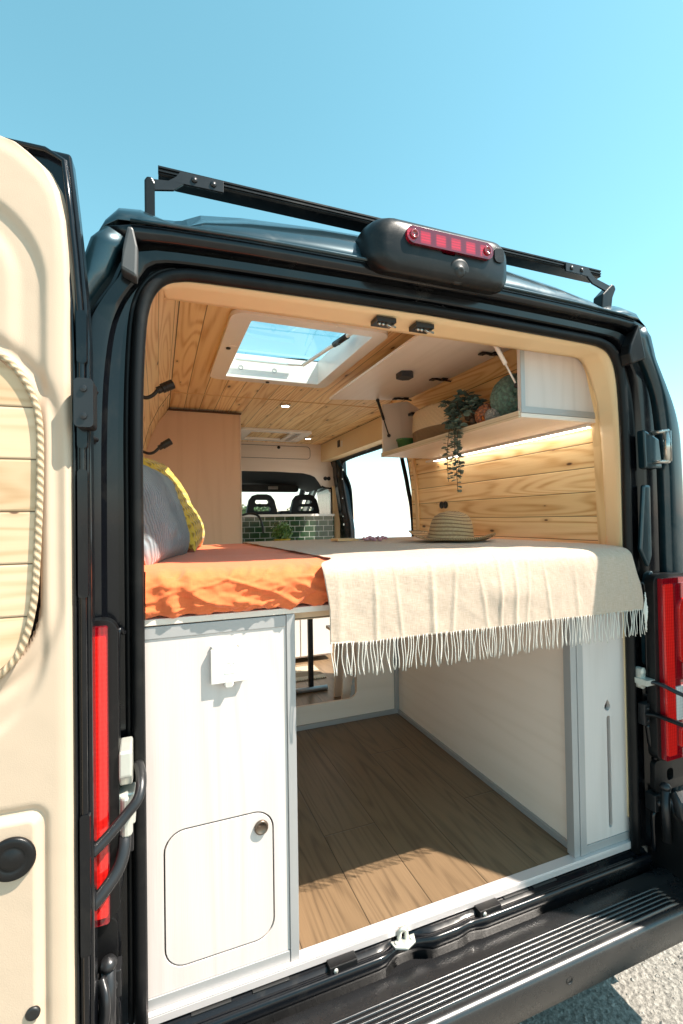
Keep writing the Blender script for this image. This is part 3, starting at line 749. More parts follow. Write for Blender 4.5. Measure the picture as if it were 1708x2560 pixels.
# bulkhead: pale board with arched opening to the cab, locker door and two sockets
b = MB(); yb = 3.2
hole = [(-.9, 1.10), (.80, 1.10), (.80, 1.40), (.775, 1.405), (.74, 1.43), (.70, 1.50), (.665, 1.535), (.60, 1.548), (.3, 1.56), (-.9, 1.56)]
hole = [(-.80, 1.10), (.86, 1.10), (.862, 1.36), (.84, 1.39), (.80, 1.40), (.765, 1.42), (.735, 1.465), (.70, 1.51), (.655, 1.53), (.58, 1.545), (.3, 1.555), (-.80, 1.555)]
b.plate('xz', yb, yb + .012, [(-.83, 0), (.93, 0), (.93, 1.66), (.83, 1.70), (.77, 1.83), (-.65, 1.83), (-.83, 1.6)], [hole[::-1]])
b.build('bulkhead_panel', 'ply', VAN, grain='X')
b = MB(); b.plate('xz', yb - .004, yb - .0005, rrect(-.45, .655, 1.678, 1.800, .035), [rrect(-.447, .652, 1.681, 1.797, .033)[::-1]]); b.build('locker_gap', 'black', VAN)
b = MB(); b.lathe([(0, 0), (.015, 0), (.015, .006), (.008, .007), (0, .004)], (.345, yb - .001, 1.783), (0, -1, 0), 20); b.build('locker_knob', 'dark_metal', VAN, smooth=True)
for x in (.805, .84):
    b = MB(); b.lathe([(0, 0), (.020, 0), (.020, .006), (.013, .008), (.012, .002), (0, .002)], (x, yb - .001, 1.497), (0, -1, 0), 8); b.build('socket', 'black', VAN)
b = MB(); b.box(.868, .94, 3.16, 3.199, 0, 1.42); b.build('pillar_cover', 'vinyl_trim', VAN, bevel=.006)
b = MB(); P = catmull([(.866, 3.19, .9), (.866, 3.19, 1.36), (.845, 3.19, 1.398), (.80, 3.19, 1.405), (.765, 3.19, 1.42)], 5); b.tube(P, .008, 6); b.build('cab_seal', 'rubber', VAN, smooth=True)
# cab: headliner, visor, windscreen, dashboard, cab doors, nose
b = MB(); b.grid([[(-.86, 3.212, 1.60), (.0, 3.212, 1.60), (.70, 3.212, 1.575), (.80, 3.212, 1.50), (.90, 3.212, 1.42)], [(-.86, 3.6, 1.62), (.0, 3.6, 1.62), (.70, 3.6, 1.60), (.84, 3.6, 1.54), (.92, 3.6, 1.44)], [(-.86, 4.1, 1.50), (.0, 4.1, 1.51), (.66, 4.1, 1.49), (.82, 4.1, 1.46), (.90, 4.1, 1.42)]]); b.build('cab_headliner', 'grey_cab', VAN, smooth=True, solid=.01)
b = MB(); b.plate('xz', 4.02, 4.06, rrect(.10, .77, 1.412, 1.495, .03)); vs = b.build('sun_visor', 'grey_cab', VAN, bevel=.01)
b = MB(); b.box(.42, .53, 4.012, 4.0195, 1.44, 1.475); b.build('visor_label', 'ply', vs)
b = MB(); b.plate('xz', 3.98, 4.01, rrect(-.12, .12, 1.33, 1.43, .02)); b.build('cab_mirror', 'black', VAN, bevel=.01)
b = MB(); b.box(-.9, .9, 4.1, 4.75, .75, 1.02); b.build('dashboard', 'grey_cab', VAN, bevel=.04)
b = MB(); b.add([(-.88, 4.12, 1.60), (.88, 4.12, 1.60), (.92, 4.82, 1.02), (-.92, 4.82, 1.02)], [(0, 1, 2, 3)]); b.build('windscreen', 'window_glass', VAN)
for sg in (-1, 1):
    b = MB(); b.tube([(sg * .88, 4.08, 1.58), (sg * .92, 4.55, 1.27), (sg * .94, 4.84, 1.0)], .035, 8); b.build('windscreen_pillar', 'grey_cab', VAN, smooth=True)
    b = MB(); b.plate('yz', sg * .94, sg * .975, [(3.3, -.05), (4.85, -.05), (4.85, .95), (4.0, 1.54), (3.3, 1.60)], [[(3.45, 1.0), (3.45, 1.47), (3.95, 1.44), (4.6, 1.0)]]); cd = b.build('cab_door', 'paint', VAN)
    b = MB(); b.add([(sg * .957, 3.45, 1.0), (sg * .957, 3.45, 1.47), (sg * .957, 3.95, 1.44), (sg * .957, 4.6, 1.0)], [(0, 1, 2, 3)]); b.build('side_window', 'window_glass', cd)
b = MB(); b.add([(-.97, 4.0, 1.83), (.97, 4.0, 1.83), (.9, 4.15, 1.63), (-.9, 4.15, 1.63)], [(0, 1, 2, 3)]); b.box(-.95, .95, 4.8, 5.35, -.2, .92); b.build('front_body', 'paint', VAN, bevel=.08)
b = MB(); b.box(-.95, .95, 3.2, 4.85, -.35, -.0); b.box(-.9, .9, .1, 3.2, -.2, -.035); b.build('underbody', 'black', VAN)
for y in (.85, 4.35):
    for sg in (-1, 1):
        b = MB(); b.lathe([(.20, -.1), (.31, -.105), (.34, -.08), (.34, .08), (.31, .105), (.20, .1)], (sg * .87, y, -.26), (1, 0, 0), 32); w = b.build('wheel', 'tyre', VAN, smooth=True)
        b = MB(); b.lathe([(0, .06), (.08, .07), (.19, .05), (.21, .09), (.21, -.09)], (sg * .87, y, -.26), (sg, 0, 0), 24); b.build('rim', 'steel', w, smooth=True)

# ================================================================== ROOF BAR (rear cross bar of the rack)
RB = thing('roof_bar', (0, .06, 1.85), 'black aluminium roof bar across the rear edge of the van roof', 'roof bar')
b = MB(); pr = [(.034, 1.930), (.078, 1.930), (.080, 1.934), (.080, 1.952), (.07, 1.956), (.036, 1.956), (.030, 1.952), (.030, 1.948), (.0335, 1.947), (.0335, 1.9435), (.030, 1.9425), (.030, 1.939), (.0335, 1.938), (.0335, 1.9345), (.030, 1.9335)]
b.grid([[(x, y, z) for y, z in pr] for x in (-.712, .728)], True); b.add([(-.712, y, z) for y, z in pr], [tuple(range(len(pr)))]); b.add([(.728, y, z) for y, z in pr], [tuple(range(len(pr)))[::-1]])
b.build('bar', 'plastic', RB)
b = MB(); b.box(-.7125, .7285, .038, .068, 1.9565, 1.958); b.build('rubber_strip', 'rubber', RB)
for sg in (-1, 1):
    b = MB(); b.plate('xz', .023, .0295, [(sg * x, z) for x, z in ((.724 if sg < 0 else .762, 1.912 if sg < 0 else 1.900), (.690, 1.916), (.672, 1.930), (.662, 1.946), (.56, 1.946), (.56, 1.918), (.655, 1.916), (.678, 1.896), (.724 if sg < 0 else .745, 1.886 if sg < 0 else 1.878))]); b.build('bracket', 'dark_metal', RB, bevel=.002)
    b = MB(); b.plate('xz', .020, .060, [(sg * x, z) for x, z in (((.720, 1.80), (.720, 1.905), (.725, 1.914), (.738, 1.914), (.743, 1.905), (.743, 1.80)) if sg == -1 else ((.715, 1.80), (.722, 1.865), (.765, 1.905), (.780, 1.905), (.786, 1.892), (.770, 1.86), (.760, 1.80)))]); b.build('foot', 'plastic', RB, bevel=.004)
    for x in (.585, .63):
        b = MB(); b.lathe([(0, 0), (.008, 0), (.007, .003), (0, .004)], (sg * x, .023, 1.932), (0, -1, 0), 12); b.build('bolt', 'dark_metal', RB, smooth=True)

# ================================================================== LEFT STORAGE CABINET
LC = thing('storage_cabinet', (-.6, .3, 0), 'white storage cabinet on the left with rounded hatch door and socket', 'cabinet')
hatch = rrect(-.712, -.463, .077, .384, .045, 8)
b = MB(); b.plate('xz', .002, .014, [(-.80, .028), (-.4222, .028), (-.4222, .832), (-.80, .832)], [rrect(-.7155, -.4595, .0735, .3875, .048, 8)[::-1]]); b.build('front_panel', 'ply_white', LC, grain='Z', bevel=.0008)
b = MB(); b.box(-.76, -.43, .016, .03, .05, .42); b.build('hatch_recess', 'sign_dark', LC)
b = MB(); b.plate('xz', .0025, .0145, hatch); hd = b.build('hatch_door', 'ply_white', LC, grain='Z', bevel=.0015)
b = MB(); b.lathe([(0, 0), (.0165, 0), (.0175, .003), (.0165, .007), (.013, .008), (.0125, .0065), (0, .0065)], (-.491, .0025, .348), (0, -1, 0), 32); b.build('knob', 'bronze', hd, smooth=True)
b = MB(); b.box(-.80, -.4225, -.001, .014, .8325, .860); b.build('top_trim', 'trim_grey', LC, bevel=.0008)
b = MB(); b.box(-.80, -.4225, -.001, .014, .001, .0275); b.build('bottom_trim', 'trim_grey', LC, bevel=.0008)
b = MB(); b.box(-.4215, -.3995, -.003, .016, .001, .862); b.build('corner_trim', 'trim_grey', LC, bevel=.001)
b = MB(); b.box(-.42, -.402, .0165, 1.243, .001, .85); b.build('side_panel', 'ply_white', LC)
# external socket on the cabinet front
SK = thing('power_socket', (-.566, 0, .76), 'white square power socket with hinged cover on the left cabinet', 'socket')
b = MB(); b.box(-.606, -.527, -.004, .0015, .716, .803); b.build('base', 'white_plastic', SK, bevel=.001)
b = MB(); b.box(-.6075, -.5255, -.0135, -.0045, .7145, .797); cv = b.build('cover', 'white_plastic', SK, bevel=.002)
b = MB(); b.box(-.604, -.590, -.013, -.002, .7975, .803); b.box(-.543, -.529, -.013, -.002, .7975, .803); b.build('hinge_knuckle', 'white_plastic', SK, bevel=.001)
b = MB(); b.lathe([(0, 0), (.0105, 0), (.0105, .007), (.009, .008), (0, .007)], (-.566, -.007, .7125), (0, -1, 0), 24)
for k in range(-3, 4): b.box(-.566 + k * .0024 - .0006, -.566 + k * .0024 + .0006, -.0165, -.0145, .706, .719)
b.build('latch_tab', 'white_plastic', SK, smooth=False)
b = MB()
def emb(x0, x1, z0, z1): b.box(x0, x1, -.0229, -.0215, z0, z1)
b.plate('xz', -.0145, -.0130, rrect(-.5765, -.5525, .737, .7625, .002), [rrect(-.5757, -.5533, .7378, .7617, .0016)[::-1]])
for z in (.741, .7445, .748): b.tube([(-.574 + i * .0045, -.0137, z + .0008 * math.sin(i * 2)) for i in range(5)], .0005, 5)
b.tube([(-.572, -.0137, .752), (-.568, -.0137, .758), (-.562, -.0137, .759), (-.557, -.0137, .756)], .0006, 5); b.tube([(-.562, -.0137, .759), (-.560, -.0137, .750)], .0006, 5)
b.build('embossed_mark', 'white_plastic', cv)
# ================================================================== RIGHT STORAGE CABINET
RC = thing('storage_cabinet', (.67, .3, 0), 'narrow white cabinet on the right with a droplet hole and long vertical slot', 'cabinet')
drop = [(.676 + .0135 * math.sin(a) * (1 if math.cos(a) < 0 else (1 - math.cos(a)) ** .5 * .98), .459 - .0135 * -math.cos(a) * (1 if math.cos(a) < 0 else 1.75)) for a in [k * 2 * PI / 24 for k in range(24)]]
slot = rrect(.671, .687, .058, .428, .0079, 6)
b = MB(); b.plate('xz', .002, .018, [(.566, .028), (.80, .028), (.80, .852), (.566, .852)], [drop, slot]); b.build('front_panel', 'ply_white', RC, grain='Z', bevel=.0008)
b = MB(); b.box(.57, .79, .045, .05, .03, .84); b.build('water_tank', 'trim_white', RC)
b = MB(); b.box(.5655, .80, -.001, .016, .001, .0275); b.build('bottom_trim', 'trim_grey', RC, bevel=.0008)
b = MB(); b.box(.5155, .540, .0, .030, .001, .862); b.box(.5405, .5655, -.003, .018, .001, .862); b.build('corner_trim', 'trim_grey', RC, bevel=.001)
b = MB(); b.box(.541, .553, .031, 1.243, .001, .85); b.build('inner_panel', 'ply', RC, grain='Y')
b = MB(); b.box(.530, .5405, .031, 1.232, .001, .022); b.build('floor_trim', 'trim_grey', RC)
# garage back wall with cut-out
GB = thing('storage_back_board', (0, 1.25, 0), 'whitewashed board with rounded cutout at the back of the under-bed space', 'panel')
b = MB(); b.plate('xz', 1.244, 1.258, [(-.40, .024), (.54, .024), (.54, .86), (-.40, .86)], [rrect(-.55 + .17, .289, .12, .83, .045, 8)[::-1]]); b.build('board', 'ply', GB, grain='X', bevel=.001)
b = MB(); b.box(-.40, .529, 1.233, 1.2435, .001, .0235); b.box(.5155, .5395, 1.233, 1.2435, .024, .86); b.build('trim', 'trim_grey', GB)
# sill angle along the floor's rear edge
SA = MB(); SA.box(-.80, .775, -.0125, .0215, -.0035, .0006); SA.box(-.80, .775, -.0125, -.0095, -.022, -.0036)
SA.build('sill_trim', 'trim_white', VAN, bevel=.0012)

# ================================================================== BED
BB = thing('bed_base', (0, .6, .86), 'pale wooden bed base board resting on the two cabinets', 'bed base')
b = MB(); b.plate('xy', .8635, .878, [(-.762, -.004), (.762, -.004), (.762, .06), (.83, .12), (.83, 1.28), (-.83, 1.28), (-.83, .12), (-.762, .06)]); b.build('board', 'ply', BB, grain='X', bevel=.001)
b = MB(); b.box(-.399, .515, .03, .05, .838, .863); b.build('cross_rail', 'pine_pale', BB, grain='X')
# mattress in orange sheet
def nrow(path):
    P = catmull([(0, y, z) for y, z in path], 10); return P
def sheet_amp(x, s, y, z): return 0
P = nrow([(1.30, .93), (1.29, .965), (1.24, .984), (1.0, .986), (.7, .986), (.45, .986), (.25, .987), (.12, .987), (.04, .985), (-.000, .974), (-.013, .955), (-.018, .925), (-.018, .90), (-.014, .886), (-.004, .880), (.03, .8785)])
acc = [0]
for i in range(1, len(P)): acc.append(acc[-1] + (P[i] - P[i - 1]).length)
NX = 330; rows = []
for i in range(NX + 1):
    u = -1 + 2 * i / NX; row = []
    for j, p in enumerate(P):
        x = u * ((.748 if u < 0 else .725) + (.082 if u < 0 else .105) * smooth01((p.y - .03) / .08))
        a = P[max(0, j - 1)]; c = P[min(len(P) - 1, j + 1)]; t = (c - a).normalized(); nrm = Vector((0, -t.z, t.y)) * -1
        if nrm.z < 0 and p.z > .95: nrm = -nrm
        if p.y < 0 and nrm.y > 0: nrm = -nrm
        front = smooth01((.10 - p.y) / .12)
        q = x * 7 + p.z * 9
        mid = smooth01((.975 - p.z) / .03) * smooth01((p.z - .880) / .02)
        w = -.004 + (1 - min(1, abs(fbm(x * 4 + 3, p.z * 14 + x * 5, 1.3, 2)) * 4.5)) * .008 * mid + fbm(x * 3, p.z * 8, 5) * .004 + (1 - min(1, abs(fbm(x * 13, p.z * 26 - x * 12, 9., 2)) * 4)) * .0045 + .002 * fbm(x * 50, p.z * 60, 3.)
        # gathers near both ends of the front
        w += .006 * math.exp(-((x + .69) / .055) ** 2) * math.sin((x + .69) * 95 + p.z * 30)
        w += .006 * math.exp(-((x + .39) / .06) ** 2) * math.sin((x + .39) * 80 - p.z * 60)
        d = w * front + .003 * (1 - front) * fbm(x * 4 + p.y, p.y * 6, 2)
        hem = -.003 * smooth01((.90 - p.z) / .02) * fbm(x * 9, 3.3) * front
        row.append((x, p.y + nrm.y * d, p.z + nrm.z * d + hem * 1.5))
    rows.append(row)
b = MB(); b.grid(rows, False, lambda i, j: (i * 1.66 / NX, acc[j])); mt = b.build('mattress', 'orange_cloth', smooth=True)
tag(mt, 'mattress in a wrinkled orange cotton sheet across the bed base', 'mattress')
# cream blanket
TH = thing('blanket', (.2, .3, .99), 'cream woven throw with white fringe draped over the right of the bed', 'blanket')
P = nrow([(1.27, .985), (1.2, .991), (1.0, .992), (.7, .992), (.45, .992), (.25, .9925), (.12, .993), (.02, .992), (-.022, .988), (-.044, .976), (-.054, .955), (-.058, .91), (-.060, .86), (-.061, .82), (-.062, .785)])
acc = [0]
for i in range(1, len(P)): acc.append(acc[-1] + (P[i] - P[i - 1]).length)
LT = acc[-1]; NX = 300
FO = [(-.20, .005, .006, .0), (-.14, .0035, .005, .03), (-.03, .007, .008, .0), (.045, .005, .006, -.035), (.12, .003, .006, .05), (.19, .005, .006, .0), (.245, .006, .007, .0), (.30, .004, .006, -.03), (.36, .0035, .006, .04), (.48, .0025, .008, .02), (.60, .003, .01, 0), (.70, .004, .012, .03), (-.30, .003, .01, 0)]
def blank(u, j):
    p = P[j]; y, z = p.y, p.z; hang = smooth01((.985 - z) / .12) if y < .05 else 0
    xl = -.320 + .037 * smooth01((1.2 - y) / 1.0) - .055 * smooth01((.05 - y) / .09) + (.006 * fbm(y * 16, 1.) if y > .05 else 0) + .012 * hang
    xr = .80 - .058 * smooth01((.16 - y) / .2) + .034 * hang * smooth01((.99 - z) / .2)
    x = xl + (xr - xl) * u
    d = 0
    for fx, am, wd, sl in FO:
        xx = fx + sl * (.95 - z) * 3; d += .75 * am * math.exp(-((x - xx) / wd) ** 2) * (.35 + .65 * hang)
    fr = smooth01((.12 - y) / .14)
    d = d * fr + .004 * fbm(x * 4, z * 5, 4.) * fr + .0018 * fr * fbm(x * 14, z * 9, 8.) + .012 * math.exp(-((x - .22) / .09) ** 2) * math.exp(-((z - .90) / .07) ** 2) * hang
    zz = z
    if y > .02: zz = max(z + .002 * fbm(x * 6, y * 5) + .004 * abs(fbm(x * 3, y * 9, 3.)), .991)
    if z < .79: zz = z + .004 * fbm(x * 4, 2.) - .010 * smooth01((.1 - u) / .1) * -.6
    zz += (1 - hang) * .012 * math.exp(-((x - .20) / .07) ** 2) * math.exp(-((y - .0) / .05) ** 2)
    # right end sags over the seal
    
    return Vector((x, y - d, zz + d * .25 * (1 - hang)))
rows = [[blank(i / NX, j) for j in range(len(P))] for i in range(NX + 1)]
b = MB(); b.grid(rows, False, lambda i, j: (i * 1.12 / NX, acc[j])); b.build('cloth', 'cream_cloth', TH, smooth=True, solid=.002)
b = MB(); hem = [r[-1] for r in rows]
N = 124
for k in range(N):
    f = (k + .3 + random.random() * .4) / N; p = hem[min(NX, int(f * NX))]; L = .080 + random.random() * .012
    dx = random.uniform(-.007, .007); cl = random.uniform(-.004, .004); pts = []
    ph = random.random() * 6
    for t in range(8):
        s = t / 7; pts.append((p.x + dx * s * s + .0022 * math.sin(ph + s * 5), p.y - .001 + cl * s + .001 * math.sin(ph * 2 + s * 6), p.z + .004 - L * s))
    b.tube(pts, [.0011] * 7 + [.0013], 6)
for k in range(16):
    p = rows[-1][-1 - (k % 9) * 2]; pts = [(p.x + .001 + random.uniform(0, .004) + .004 * math.sin(s), p.y - .003 - .003 * random.random(), p.z - .012 * s * 1.0) for s in range(7)]
    b.tube(pts, .0016, 6)
b.build('fringe', 'fringe_cloth', TH, smooth=True)

# straw hat
def hatfn(p, r, h, a):
    if r > .105:
        k = (r - .105) / .085; p.z += k * k * (.034 * math.cos(a + .9) ** 2 - .004 + .004 * math.sin(5 * a))
    else: p.z += .002 * math.sin(3 * a + h * 30); p.x *= 1 + .02 * math.sin(2 * a)
    return p
b = MB(); b.lathe([(.0, .128), (.03, .126), (.055, .119), (.075, .106), (.087, .088), (.094, .062), (.098, .036), (.103, .014), (.110, .006), (.130, .003), (.155, .004), (.175, .006), (.188, .010), (.188, .007), (.155, .001), (.12, .0)], (.49, .62, .9985), (.05, -.02, 1), 72, hatfn)
tag(b.build('straw_hat', 'straw', smooth=True), 'woven straw hat with a wavy brim lying on the cream blanket', 'hat')
b = MB(); b.box(.06, .165, .90, 1.00, .9965, 1.006); bk = b.build('book', 'pine_trim'); tag(bk, 'small wooden-coloured book lying on the cream blanket left of the hat', 'book')
b = MB()
for k in range(5):
    y0 = .86 + k * .008; b.tube(catmull([(.17, y0, 1.003), (.21, y0 - .02 + k * .005, 1.006), (.25 + k * .01, y0 - .05, 1.004)], 4), .0012, 5)
fs = b.build('dried_flowers', 'trunk'); tag(fs, 'sprig of dried pink blossom beside the book on the blanket', 'dried flowers')
b = MB()
for k in range(26): b.blob((random.uniform(.16, .27), random.uniform(.80, .89), 1.004 + random.random() * .008), .006 + random.random() * .004, seg=5)
b.build('blossom', 'bud', fs, smooth=True)

# pillows on the left
def pillow(name, mat, c, hx, hy, hz, rot, label, seed):
    Rm = Matrix.Rotation(R(rot[2]), 3, 'Z') @ Matrix.Rotation(R(rot[1]), 3, 'Y')
    b = MB()
    n = 46; front = []; 
    for s in (1, -1):
        rows = []
        for i in range(n + 1):
            row = []
            for j in range(n + 1):
                u = -1 + 2 * i / n; v = -1 + 2 * j / n
                e = (max(0, 1 - abs(u) ** 3.2) ** .55) * (max(0, 1 - abs(v) ** 3.2) ** .55)
                pin = 1 - .06 * (1 - abs(v) ** 2) * abs(u) ** 3; piv = 1 - .06 * (1 - abs(u) ** 2) * abs(v) ** 3
                th = s * hx * e + .010 * e * fbm(u * 2 + seed, v * 2, seed) + .004 * e * fbm(u * 7, v * 7, seed)
                row.append(Vector(c) + Rm @ Vector((th, hy * u * pin, hz * v * piv)))
            rows.append(row)
        b.grid(rows, False, lambda i, j: (i / n * 2 * hy, j / n * 2 * hz))
    return tag(b.build(name, mat, smooth=True), label, 'pillow', 'pillows against the left wall')
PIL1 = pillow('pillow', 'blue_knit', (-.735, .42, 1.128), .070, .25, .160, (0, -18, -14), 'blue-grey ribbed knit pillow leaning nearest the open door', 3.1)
PIL2 = pillow('pillow', 'yellow_knit', (-.665, .88, 1.165), .070, .22, .205, (0, -30, -8), 'mustard yellow chunky knit pillow behind the blue one', 7.7)

# reading lamps on the left wall
def rlamp(pts, head, hd, r, label):
    o = thing('reading_lamp', pts[0], label, 'lamp', 'flexible reading lamps on the left wall')
    b = MB(); b.tube(catmull(pts, 8), r, 10); b.lathe([(0, 0), (.025, 0), (.025, .006), (.012, .012), (0, .012)], pts[0], (1, 0, 0), 20); b.build('gooseneck', 'black', o, smooth=True)
    b = MB(); R1 = r * 2.6; b.lathe([(0, 0), (r * 1.9, 0), (r * 1.9, .016), (R1, .018), (R1, .026), (R1 * .95, .027), (R1 * .95, .030), (R1, .031), (R1, .036), (R1 * .95, .037), (R1, .041), (R1, .060), (R1 * .9, .062), (R1 * .85, .056), (0, .056)], head, hd, 20); b.build('lamp_head', 'black', o, smooth=False)
    b = MB(); b.lathe([(0, .0575), (R1 * .8, .0575), (R1 * .8, .0565)], head, hd, 16); b.build('lamp_lens', 'pine_pale', o)
rlamp([(-.79, .66, 1.56), (-.76, .66, 1.545), (-.735, .66, 1.555), (-.715, .66, 1.578)], (-.718, .66, 1.574), (.75, .05, .42), .0068, 'black gooseneck reading lamp, the upper and larger one')
rlamp([(-.80, 1.10, 1.42), (-.76, 1.10, 1.405), (-.735, 1.10, 1.41), (-.712, 1.10, 1.432)], (-.714, 1.10, 1.430), (.75, .02, .5), .0062, 'black gooseneck reading lamp, the lower and smaller one')

# ================================================================== SKYLIGHTS
def skylight(x0, x1, y0, y1, ix0, ix1, iy0, iy1, zc, label, open_):
    o = thing('skylight', ((x0 + x1) / 2, (y0 + y1) / 2, zc), label, 'skylight', 'roof skylights')
    b = MB(); b.plate('xy', zc - .020, zc - .002, rrect(x0, x1, y0, y1, .05, 8), [rrect(ix0, ix1, iy0, iy1, .006, 2)[::-1]]); b.build('frame', 'white_gloss', o, bevel=.006, seg=3)
    top = zc + (.10 if open_ else .02)
    b = MB(); e = .004
    for (a, c, d, f) in ((ix0 - e - .012, ix0 - e, iy0 - e, iy1 + e), (ix1 + e, ix1 + e + .012, iy0 - e, iy1 + e), (ix0 - e, ix1 + e, iy0 - e - .012, iy0 - e), (ix0 - e, ix1 + e, iy1 + e, iy1 + e + .012)): b.box(a, c, d, f, zc - .001, top)
    b.build('shaft', 'white_gloss', o)
    return o
SK1 = skylight(-.478, .128, .452, 1.255, -.404, .069, .505, 1.19, 1.829, 'large open-shaft skylight with a handle bar in the plank ceiling', True)
rows = []
for i in range(13):
    row = []
    for j in range(13):
        u = -1 + i / 6; v = -1 + j / 6; row.append((-.1675 + u * .262, .8475 + v * .37, 1.935 + .035 * (1 - u ** 4) * (1 - v ** 4)))
    rows.append(row)
b = MB(); b.grid(rows); b.build('dome', 'dome_glass', SK1, smooth=True)
b = MB()
for pts in ([(-.40, .86, 1.93), (.06, .84, 1.93)], [(-.10, .52, 1.932), (-.02, 1.12, 1.932)], [(-.40, .58, 1.935), (-.2, .66, 1.95), (.06, .60, 1.935)]): b.tube(catmull(pts, 6), .0035, 8)
b.build('dome_rib', 'dome_glass', SK1, smooth=True)
b = MB(); b.tube([(.045, .56, 1.868), (-.04, 1.085, 1.868)], .0085, 12); b.tube([(-.04, 1.085, 1.868), (-.10, 1.15, 1.885)], .006, 8); hb = b.build('handle_bar', 'white_plastic', SK1, smooth=True)
b = MB(); b.tube([(.028, .665, 1.868), (.010, .775, 1.868)], .0125, 12); b.box(.006, .020, .70, .74, 1.853, 1.858); b.build('grip', 'black', hb, smooth=True)
b = MB(); b.box(-.36, -.06, 1.165, 1.178, 1.888, 1.898); b.build('guide_rail', 'zinc', SK1, bevel=.001)
b = MB(); b.lathe([(.020, 0), (.045, 0), (.048, .004), (.045, .006), (.02, .003)], (-.13, .70, 1.958), (.2, .1, -1), 24); b.build('dome_latch', 'white_plastic', SK1, smooth=True)
b = MB()
for x, y in ((-.445, .80), (-.19, 1.225)):
    b = MB(); b.lathe([(0, 0), (.010, 0), (.009, .005), (0, .006)], (x, y, 1.809), (0, 0, -1), 16); b.build('frame_button', 'black', SK1, smooth=True)
b = MB()
for x in (-.33, -.16): b.lathe([(.009, 0), (.012, 0), (.012, .001), (.009, .001)], (x, 1.193, 1.86), (0, -1, 0), 16)
b.build('shaft_mark', 'trim_grey', SK1)
SK2 = skylight(-.13, .47, 2.52, 3.02, -.02, .30, 2.60, 2.94, 1.826, 'smaller closed skylight at the front end of the plank ceiling', False)
b = MB(); b.box(-.021, .301, 2.599, 2.941, 1.828, 1.834); b.build('blind', 'glass_grey', SK2)
b = MB(); b.box(.34, .37, 2.60, 2.94, 1.803, 1.806); b.box(.38, .385, 2.60, 2.94, 1.803, 1.806); b.build('vent_groove', 'trim_grey', SK2)

# downlights
def downlight(x, y, z, label):
    o = thing('downlight', (x, y, z), label, 'ceiling light', 'round ceiling downlights')
    b = MB(); b.lathe([(.024, 0), (.033, 0), (.034, .006), (.030, .012), (.024, .012)], (x, y, z), (0, 0, -1), 28); b.build('rim', 'zinc', o, smooth=True)
    b = MB(); b.lathe([(0, .010), (.024, .010), (.024, .004)], (x, y, z), (0, 0, -1), 24); b.build('diffuser', 'downlight_led', o)
downlight(.035, 1.735, 1.826, 'round downlight just behind the large skylight')
downlight(.53, 2.86, 1.826, 'round downlight beside the smaller skylight')

# ================================================================== WARDROBE
WR = thing('wardrobe', (-.5, 2.2, 0), 'tall tan plywood wardrobe standing beyond the pillows', 'wardrobe')
b = MB(); b.plate('xz', 2.02, 2.036, [(-.206, 0), (-.206, 1.806), (-.655, 1.806), (-.72, 1.72), (-.77, 1.60), (-.80, 1.50), (-.825, 1.3), (-.83, 0)]); b.build('side_board', 'ply_tan', WR, grain='Z')
b = MB(); b.box(-.204, -.198, 2.018, 2.7, 0, 1.806); b.build('front_board', 'ply', WR, grain='Z')
b = MB(); b.box(-.66, -.196, 2.010, 2.04, 1.8065, 1.8165); b.build('top_trim', 'bark_basket', WR)

# ================================================================== KITCHEN beyond the bed
KT = thing('kitchen_backsplash', (.3, 3.1, .5), 'green subway-tiled backsplash with a white top ledge behind the seats', 'backsplash')
b = MB(); b.box(-.6, .862, 3.12, 3.15, .0, 1.130); b.build('tiles', 'green_tile', KT)
b = MB(); b.box(-.6, .866, 3.105, 3.198, 1.1305, 1.152); b.build('ledge', 'white_plastic', KT, bevel=.002)
KC = thing('kitchen_unit', (.2, 2.7, 0), 'white kitchen cabinet seen through the cutout under the bed', 'kitchen unit')
b = MB(); b.box(-.19, .55, 2.372, 2.95, .035, .86); b.build('carcass', 'ply_white', KC)
b = MB(); b.box(-.19, .285, 2.352, 2.371, .05, .85); b.box(.293, .548, 2.352, 2.371, .05, .85); b.build('door', 'white_gloss', KC, bevel=.002)
b = MB(); b.box(-.19, .57, 2.34, 2.96, .861, .885); b.build('worktop', 'pine_pale', KC, grain='X')
TP = MB(); TP.tube(catmull([(-.11, 2.75, .885), (-.11, 2.75, 1.07), (-.10, 2.72, 1.13), (-.03, 2.66, 1.155), (.03, 2.60, 1.13), (.055, 2.58, 1.05), (.06, 2.575, 1.0)], 8), .009, 10)
tag(TP.build('kitchen_tap', 'black', smooth=True), 'curved black kitchen tap in front of the green tiles', 'tap')
PT = thing('potted_plant', (.217, 2.6, .886), 'small bushy green plant in a yellow pot before the green tiles', 'plant')
b = MB(); b.lathe([(0, 0), (.05, 0), (.066, .055), (.07, .057), (.066, .06), (0, .055)], (.217, 2.6, .886), (0, 0, 1), 24); b.build('pot', 'pot_yellow', PT, smooth=True)
def leafcloud(n, c, r, lmin, lmax, mat, parent, name, zs=.8, seed=1):
    rnd = random.Random(seed); b = MB()
    for k in range(n):
        d = Vector((rnd.gauss(0, 1), rnd.gauss(0, 1), rnd.gauss(0, 1))).normalized() * (rnd.random() ** .4)
        p = Vector(c) + Vector((d.x * r, d.y * r, d.z * r * zs)); s = rnd.uniform(lmin, lmax)
        n_ = Vector((rnd.uniform(-1, 1), rnd.uniform(-1, 1), rnd.uniform(-.3, 1))).normalized(); u = n_.orthogonal().normalized(); v = n_.cross(u)
        b.add([p - u * s, p + v * s * .45, p + u * s + n_ * s * .2, p - v * s * .45], [(0, 1, 2, 3)])
    return b.build(name, mat, parent)
leafcloud(520, (.217, 2.6, 1.0), .085, .009, .018, 'leaf', PT, 'foliage', .95, 3); leafcloud(110, (.217, 2.6, 1.02), .088, .005, .010, 'leaf_pale', PT, 'blossom', .9, 4)

